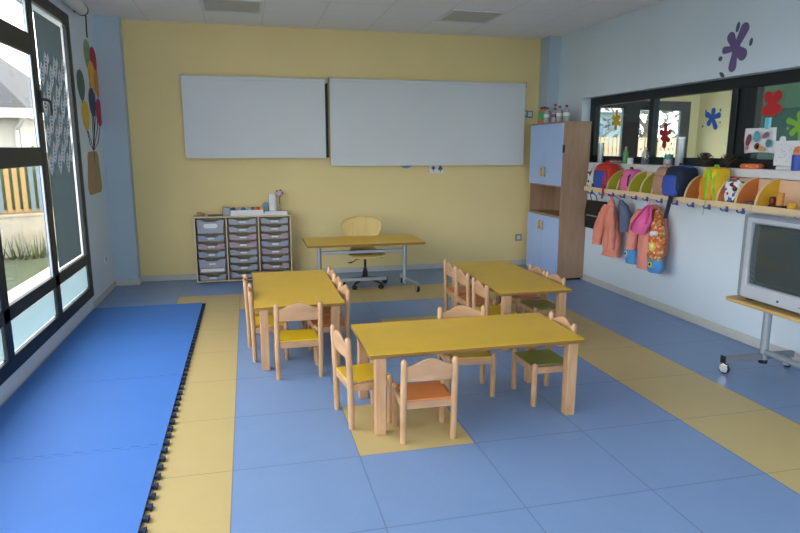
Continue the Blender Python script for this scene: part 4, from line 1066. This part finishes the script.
B().box(4.40, 4.47, 4.33, 4.49, sz, sz+.034).build('stand', M['white'], t, bevel=.008)
b = B()
for k in range(26): b.prism(ell(4.27+random.random()*.26, sz+.06+random.random()*.16, .005, .004, n=8), 'x', 4.4335, 4.4348)
b.build('pencil_dots', mat('dots_grey', (168, 172, 186), .7), t)['kind'] = 'stuff'
t = thing('pencil_cup', 'blue cup with a round picture at the end of the sill', 'cup', (4.41, 4.27, sz))
B().lathe((4.40, 4.27, sz), [(0, 0), (.042, 0), (.046, .13), (.042, .13), (.038, .01), (0, .01)], 22).build('cup_body', mat('cup_blue', (40, 72, 170), .35), t)
B().sell((4.40, 4.27, sz+.15), (.035, .038, .05), .9, 16, 10).build('cup_filling', mat('filling_orange', (222, 122, 80), .6, .3, 30), t)
tag(B().sell((4.49, 4.535, sz+.255+.0), (.012, .03, .03), .8, 12, 8).build('paper_triangle', M['paper'], None), 'small white paper shape stuck on the teal pane above the dotted sheet', 'paper')

# ------------------------------------------------------------------ television and trolley
tr = thing('tv_trolley', 'wheeled steel trolley with a wooden top under the television', 'trolley', (3.95, 3.4, 0))
TH = .605; TX0, TX1, TY0, TY1 = 3.630, 4.30, 2.75, 4.075
pl = []
for cx, cy, a0 in ((TX1-.05, TY1-.05, 0), (TX0+.05, TY1-.05, 90), (TX0+.05, TY0+.05, 180), (TX1-.05, TY0+.05, 270)):
    for k in range(6): a = R(a0+18*k); pl.append((cx+.05*cos(a), cy+.05*sin(a)))
B().prism(pl, 'z', TH-.028, TH).build('trolley_top', M['trolley_top'], tr, bevel=.007)
for yy in (3.965, 2.9):
    B().cyl((3.975, yy, .075), (3.975, yy, TH-.028), .032, n=20).build('post', M['metal'], tr)
    ft = B(); ft.box(3.60, 4.26, yy-.022, yy+.022, .088, .138); f_ = ft.build('foot', M['tv_dark'], tr, bevel=.004)
    B().box(3.59, 3.60, yy-.024, yy+.024, .086, .145).build('end_cap', M['black'], f_, smooth=False)
    castor(tr, 3.605, yy-.012, .6); castor(tr, 4.22, yy, .3)
    B().cyl((3.975, yy, .058), (3.975, yy, .088), .034, n=20).build('post_foot', M['black'], tr)
B().cyl((3.965, 2.93, .155), (3.965, 3.935, .155), .024, n=16).build('lower_rail', M['metal'], tr)
B().box(3.935, 3.975, 2.93, 3.935, TH-.10, TH-.055).build('upper_rail', M['metal'], tr, bevel=.004)
tv = thing('television', 'silver tube television with a dark grey screen on the trolley', 'television', (3.95, 3.5, TH))
VX, VY0, VY1, VZ0, VZ1 = 3.70, 3.05, 4.02, TH+.012, TH+.66
b = B(); b.box(VX, VX+.13, VY0, VY1, VZ0, VZ1); fr_ = b.build('front_housing', M['tv_dark'], tv, bevel=.02)
# silver bezel frame standing proud around the tube
by0, by1, bz0, bz1 = VY0+.06, VY1-.065, VZ0+.012, VZ1-.022
sy0, sy1, sz0, sz1 = VY0+.10, VY1-.105, VZ0+.115, VZ1-.055
O = [(by0, bz0), (by1, bz0), (by1, bz1), (by0, bz1)]; I = [(sy0, sz0), (sy1, sz0), (sy1, sz1), (sy0, sz1)]
b = B()
vo0 = b.vs([(VX-.0, *p) for p in O]); vo1 = b.vs([(VX-.022, *p) for p in O]); vi1 = b.vs([(VX-.018, *p) for p in I]); vi0 = b.vs([(VX+.01, *p) for p in I])
for k in range(4):
    j_ = (k+1) % 4
    b.face([vo0[k], vo0[j_], vo1[j_], vo1[k]]); b.face([vo1[k], vo1[j_], vi1[j_], vi1[k]]); b.face([vi1[k], vi1[j_], vi0[j_], vi0[k]])
b.build('bezel', M['tv'], tv, bevel=.006)
B().box(VX+.004, VX+.009, sy0, sy1, sz0, sz1).build('screen_surround', M['black'], tv, smooth=False)
b = B(); g = []
for i in range(11):
    for k in range(11):
        u, v = i/10*2-1, k/10*2-1
        g.append(b.bm.verts.new((VX+.001-.026*(1-u*u*.8)*(1-v*v*.8), (sy0+sy1)/2+u*(sy1-sy0)/2*.97*(1-.02*v*v), (sz0+sz1)/2+v*(sz1-sz0)/2*.965*(1-.02*u*u))))
for i in range(10):
    for k in range(10): b.face([g[i*11+k], g[i*11+k+1], g[(i+1)*11+k+1], g[(i+1)*11+k]])
b.build('screen', M['tv_screen'], tv, solid=.004)
b = B(); yc, zc = (VY0+VY1)/2, (VZ0+VZ1)/2
def rct(x, hy, hz, dz=0): return [(x, yc-hy, zc-hz+dz), (x, yc+hy, zc-hz+dz), (x, yc+hy, zc+hz+dz), (x, yc-hy, zc+hz+dz)]
b.rings([rct(VX+.13, .44, .30), rct(VX+.26, .38, .27, -.02), rct(VX+.46, .26, .2, -.06), rct(VX+.52, .22, .17, -.08)]); b.build('back_housing', M['tv_dark'], tv, bevel=.015)
B().cyl((VX-.026, 3.60, VZ0+.05), (VX-.02, 3.60, VZ0+.05), .008).build('power_light', M['black'], tv)
for k in range(4): B().box(VX-.026, VX-.02, 3.40-k*.035, 3.425-k*.035, VZ0+.045, VZ0+.055).build('button', M['tv_dark'], tv, bevel=.002)
for yy in (VY0+.1, VY1-.1): B().box(VX+.03, VX+.10, yy-.03, yy+.03, TH, VZ0).build('rubber_foot', M['black'], tv)

# ------------------------------------------------------------------ outside by the big window
struct(B().box(-60, XL-.3, -40, 90, -.3, -.10).build('ground_lawn', M['grass'], smooth=False))
b = B(); b.box(-3.06, XL-.3, -12, 11.6, -.099, -.07); struct(b.build('ground_path', M['path'], smooth=False))
p0, p1 = Vector((-9.2, 8.85)), Vector((-2.1, 12.94)); dv = (p1-p0).normalized(); nv = Vector((-dv.y, dv.x)); ln = (p1-p0).length
gw = thing('garden_wall', 'low pale block wall below the slatted fence outside', 'wall', (p0.x, p0.y, -.1), math.atan2(dv.y, dv.x))
b = B(); b.box(0, ln, 0, .18, 0, .69); b.build('block_course', M['block'], gw, local=True, smooth=False)
B().box(-.02, ln+.02, -.02, .2, .69, .73).build('coping', M['block'], gw, local=True, smooth=False)
fe = thing('slat_fence', 'fence of tan and blue upright slats on the garden wall', 'fence', (p0.x, p0.y, .63), math.atan2(dv.y, dv.x))
B().box(0, ln, .06, .11, 0.002, .07).build('bottom_rail', M['fence_tan'], fe, local=True, smooth=False)
B().box(0, ln, .06, .11, .90, .96).build('top_rail', M['fence_tan'], fe, local=True, smooth=False)
k = 0; s0 = .05
while s0 < ln-.1:
    if s0 > 3.6: B().box(s0, s0+.07, .035, .058, .03, 1.0).build('slat', M['fence_blue'] if k % 5 in (2, 3) else M['fence_tan'], fe, local=True, smooth=False)
    s0 += .122; k += 1
hd = B()
for i in range(60):
    q = p0+dv*(ln*i/59)+nv*(.75+random.uniform(-.15, .15)); r = random.uniform(.3, .45)
    hd.sell((q.x, q.y, .55+random.uniform(-.1, .2)), (r, r, .85), .9, 10, 8, .35)
o = hd.build('hedge', M['hedge'], None); o['kind'] = 'stuff'; o['label'] = 'dark green hedge behind the slatted fence'; o['category'] = 'hedge'
tf = B()
for i in range(260):
    s_ = random.uniform(3.2, ln-.5); q = p0+dv*s_-nv*random.uniform(.05, .5); h = random.uniform(.1, .38)
    a = random.uniform(0, 6.28); w = random.uniform(.01, .03)
    v = tf.vs([(q.x-w*cos(a), q.y-w*sin(a), -.1), (q.x+w*cos(a), q.y+w*sin(a), -.1), (q.x+random.uniform(-.12, .12), q.y+random.uniform(-.1, .1), h)]); tf.face(v)
o = tf.build('weeds', M['hedge'], None, solid=.004); o['kind'] = 'stuff'; o['label'] = 'tall weeds growing along the garden wall foot'; o['category'] = 'weeds'
hs = thing('house', 'neighbouring house with grey tiled hip roof beyond the fence', 'house', (-9, 21, -.3))
B().box(-13.5, -5.68, 18.4, 24.5, -.3, 2.5).build('house_wall', M['render'], hs, smooth=False)
b = B(); e0 = [(-13.9, 17.95, 2.74), (-5.33, 17.95, 2.74), (-5.33, 24.9, 2.74), (-13.9, 24.9, 2.74)]; e1 = [(-10.6, 21.3, 5.7), (-8.7, 21.3, 5.7), (-8.7, 21.6, 5.7), (-10.6, 21.6, 5.7)]
b.rings([e0, e1]); b.build('roof', M['roof'], hs, smooth=False)
b = B(); b.box(-13.9, -5.33, 17.95, 24.9, 2.50, 2.74); b.build('fascia', M['gutter'], hs, smooth=False)
B().tube([(-5.42, 18.0, 2.52), (-5.6, 18.2, 2.34), (-5.74, 18.33, 2.22), (-5.75, 18.34, 1.9), (-5.70, 18.34, .5)], .055, 8).build('downpipe', M['gutter'], hs)
b = B(); rg = []
for k in range(60):
    x_ = -260+k*7; h = 4.2+1.6*sin(k*.5)+1.2*noise.noise(Vector((k*.3, 0, 0)))
    rg.append((x_, h))
b.prism([(-260, -2)]+rg+[(153, -2)], 'y', 300, 340); struct(b.build('hills', M['hill'], smooth=False))

# outside the hall doors
struct(B().box(4.4, 40, 9.6, 60, -.3, -.1).build('ground_yard', mat('yard', (140, 134, 122), .9, .08, 2), smooth=False))
yf = thing('yard_fence', 'cream slatted fence seen through the hall doors', 'fence', (8, 13.5, -.1))
for k in range(44): B().box(6.2+k*.11, 6.2+k*.11+.07, 13.5, 13.53, -.1, 2.02).build('slat', mat('fence_cream', (150, 130, 98), .6, .06) if k == 0 else bpy.data.materials['fence_cream'], yf, smooth=False)
B().box(6.15, 11.1, 13.53, 13.57, .3, .38).build('rail', bpy.data.materials['fence_cream'], yf, smooth=False); B().box(6.15, 11.1, 13.53, 13.57, 1.7, 1.78).build('rail', bpy.data.materials['fence_cream'], yf, smooth=False)
pv = thing('pavilion', 'pale building with two blue windows seen through the hall door', 'building', (11.7, 21, -.3))
B().box(9.5, 13.9, 21, 25, -.3, 3.05).build('wall', mat('pavilion_wall', (110, 130, 138), .8, .04), pv, smooth=False)
for xx, zz in ((12.42, 2.42), (12.98, 2.62)): B().box(xx, xx+.34, 20.95, 21.0, zz-.18, zz+.2).build('pane', mat('pane_blue', (62, 90, 110), .4), pv, smooth=False)
B().box(9.3, 14.1, 20.7, 25.3, 3.05, 3.2).build('roof_slab', M['gutter'], pv, smooth=False)
def tree(x, y, h, label):
    t = thing('tree', label, 'tree', (x, y, -.1))
    b = B(); b.tube([(x, y, -.1), (x+.05, y, h*.3), (x-.08, y+.05, h*.55), (x+.02, y, h*.8)], [.17, .14, .1, .05], 10)
    for k in range(6):
        a = k*1.1; b.tube([(x, y, h*(.35+.07*k)), (x+.6*cos(a), y+.6*sin(a), h*(.5+.07*k)), (x+1.1*cos(a), y+1.1*sin(a), h*(.58+.07*k))], [.06, .04, .015], 7)
    b.build('trunk', M['bark'], t)
    b = B()
    for k in range(200):
        a = random.uniform(0, 6.28); r = random.uniform(.2, 1.0); q = Vector((x+r*cos(a), y+r*sin(a), h*random.uniform(.52, 1.05)))
        u = Vector((random.uniform(-1, 1), random.uniform(-1, 1), random.uniform(-1, 1))).normalized(); w_ = u.orthogonal().normalized(); s_ = random.uniform(.08, .16)
        b.face(b.vs([q-u*s_, q+w_*s_*.6, q+u*s_, q-w_*s_*.6]))
    b.build('foliage', mat('leaves', (66, 74, 66), .8, .3, 3), t, solid=.004)
tree(11.5, 16.4, 3.9, 'tree with bare pale trunk outside the grey hall door'); tree(10.9, 18.9, 4.3, 'tree in front of the pale building seen through the hall doors')

# ------------------------------------------------------------------ light
wd = bpy.data.worlds.new('World'); SC.world = wd; wd.use_nodes = True
nt = wd.node_tree; bg = nt.nodes['Background']
tc = nt.nodes.new('ShaderNodeTexCoord'); sp = nt.nodes.new('ShaderNodeSeparateXYZ'); cr = nt.nodes.new('ShaderNodeValToRGB')
nt.links.new(tc.outputs['Generated'], sp.inputs[0]); nt.links.new(sp.outputs['Z'], cr.inputs['Fac']); nt.links.new(cr.outputs['Color'], bg.inputs['Color'])
cr.color_ramp.elements[0].position = 0; cr.color_ramp.elements[0].color = (.90, .93, .95, 1)
cr.color_ramp.elements[1].position = .8; cr.color_ramp.elements[1].color = (.90, .94, 1.0, 1)
bg.inputs['Strength'].default_value = 3.0
def portal(name, loc, rot, sx, sy):
    l = bpy.data.lights.new(name, 'AREA'); l.shape = 'RECTANGLE'; l.size = sx; l.size_y = sy; l.cycles.is_portal = True
    o = bpy.data.objects.new(name, l); COL.objects.link(o); o.location = loc; o.rotation_euler = rot
portal('window_portal', (XL-.2, (WY0+WY1)/2, (WZ0+WZ1)/2), (0, R(-90), 0), WZ1-WZ0, WY1-WY0)
portal('added_window_portal', (1.4, YF-.15, 1.6), (R(90), 0, 0), 4.0, 1.5)  # sampling portal for the window added behind the camera
portal('hall_portal', (5.9, .5, 1.65), (R(90), 0, 0), 2.6, 3.2)  # guides daylight through the unseen near end, left open to light the hall
portal('hall_door_portal', (5.6, 9.3, 1.3), (R(-90), 0, 0), 2, 2.5)

# ------------------------------------------------------------------ camera
f, yaw, pitch, roll = 622.611917, -.238455045, .187340952, .00166701850
cy, sy_ = cos(yaw), sin(yaw)
fw = Vector((-sy_*cos(pitch), cy*cos(pitch), -sin(pitch))); rt = Vector((cy, sy_, 0)); up = rt.cross(fw)
r2 = rt*cos(roll)+up*sin(roll); u2 = up*cos(roll)-rt*sin(roll)
cam = bpy.data.cameras.new('camera'); cam.sensor_width = 36; cam.lens = f/800*36; cam.clip_start = .05; cam.clip_end = 1000
co = bpy.data.objects.new('camera', cam); COL.objects.link(co)
mw = Matrix((r2, u2, -fw)).transposed().to_4x4(); mw.translation = (0, 0, 1.75); co.matrix_world = mw
SC.camera = co
vs = SC.view_settings; vs.view_transform = 'Standard'; vs.look = 'None'; vs.gamma = 1; vs.use_curve_mapping = False
vs.exposure = 1.4
SC.cycles.max_bounces = 10; SC.cycles.diffuse_bounces = 6; SC.cycles.transparent_max_bounces = 16
SC.cycles.use_denoising = True; SC.cycles.sample_clamp_indirect = 6
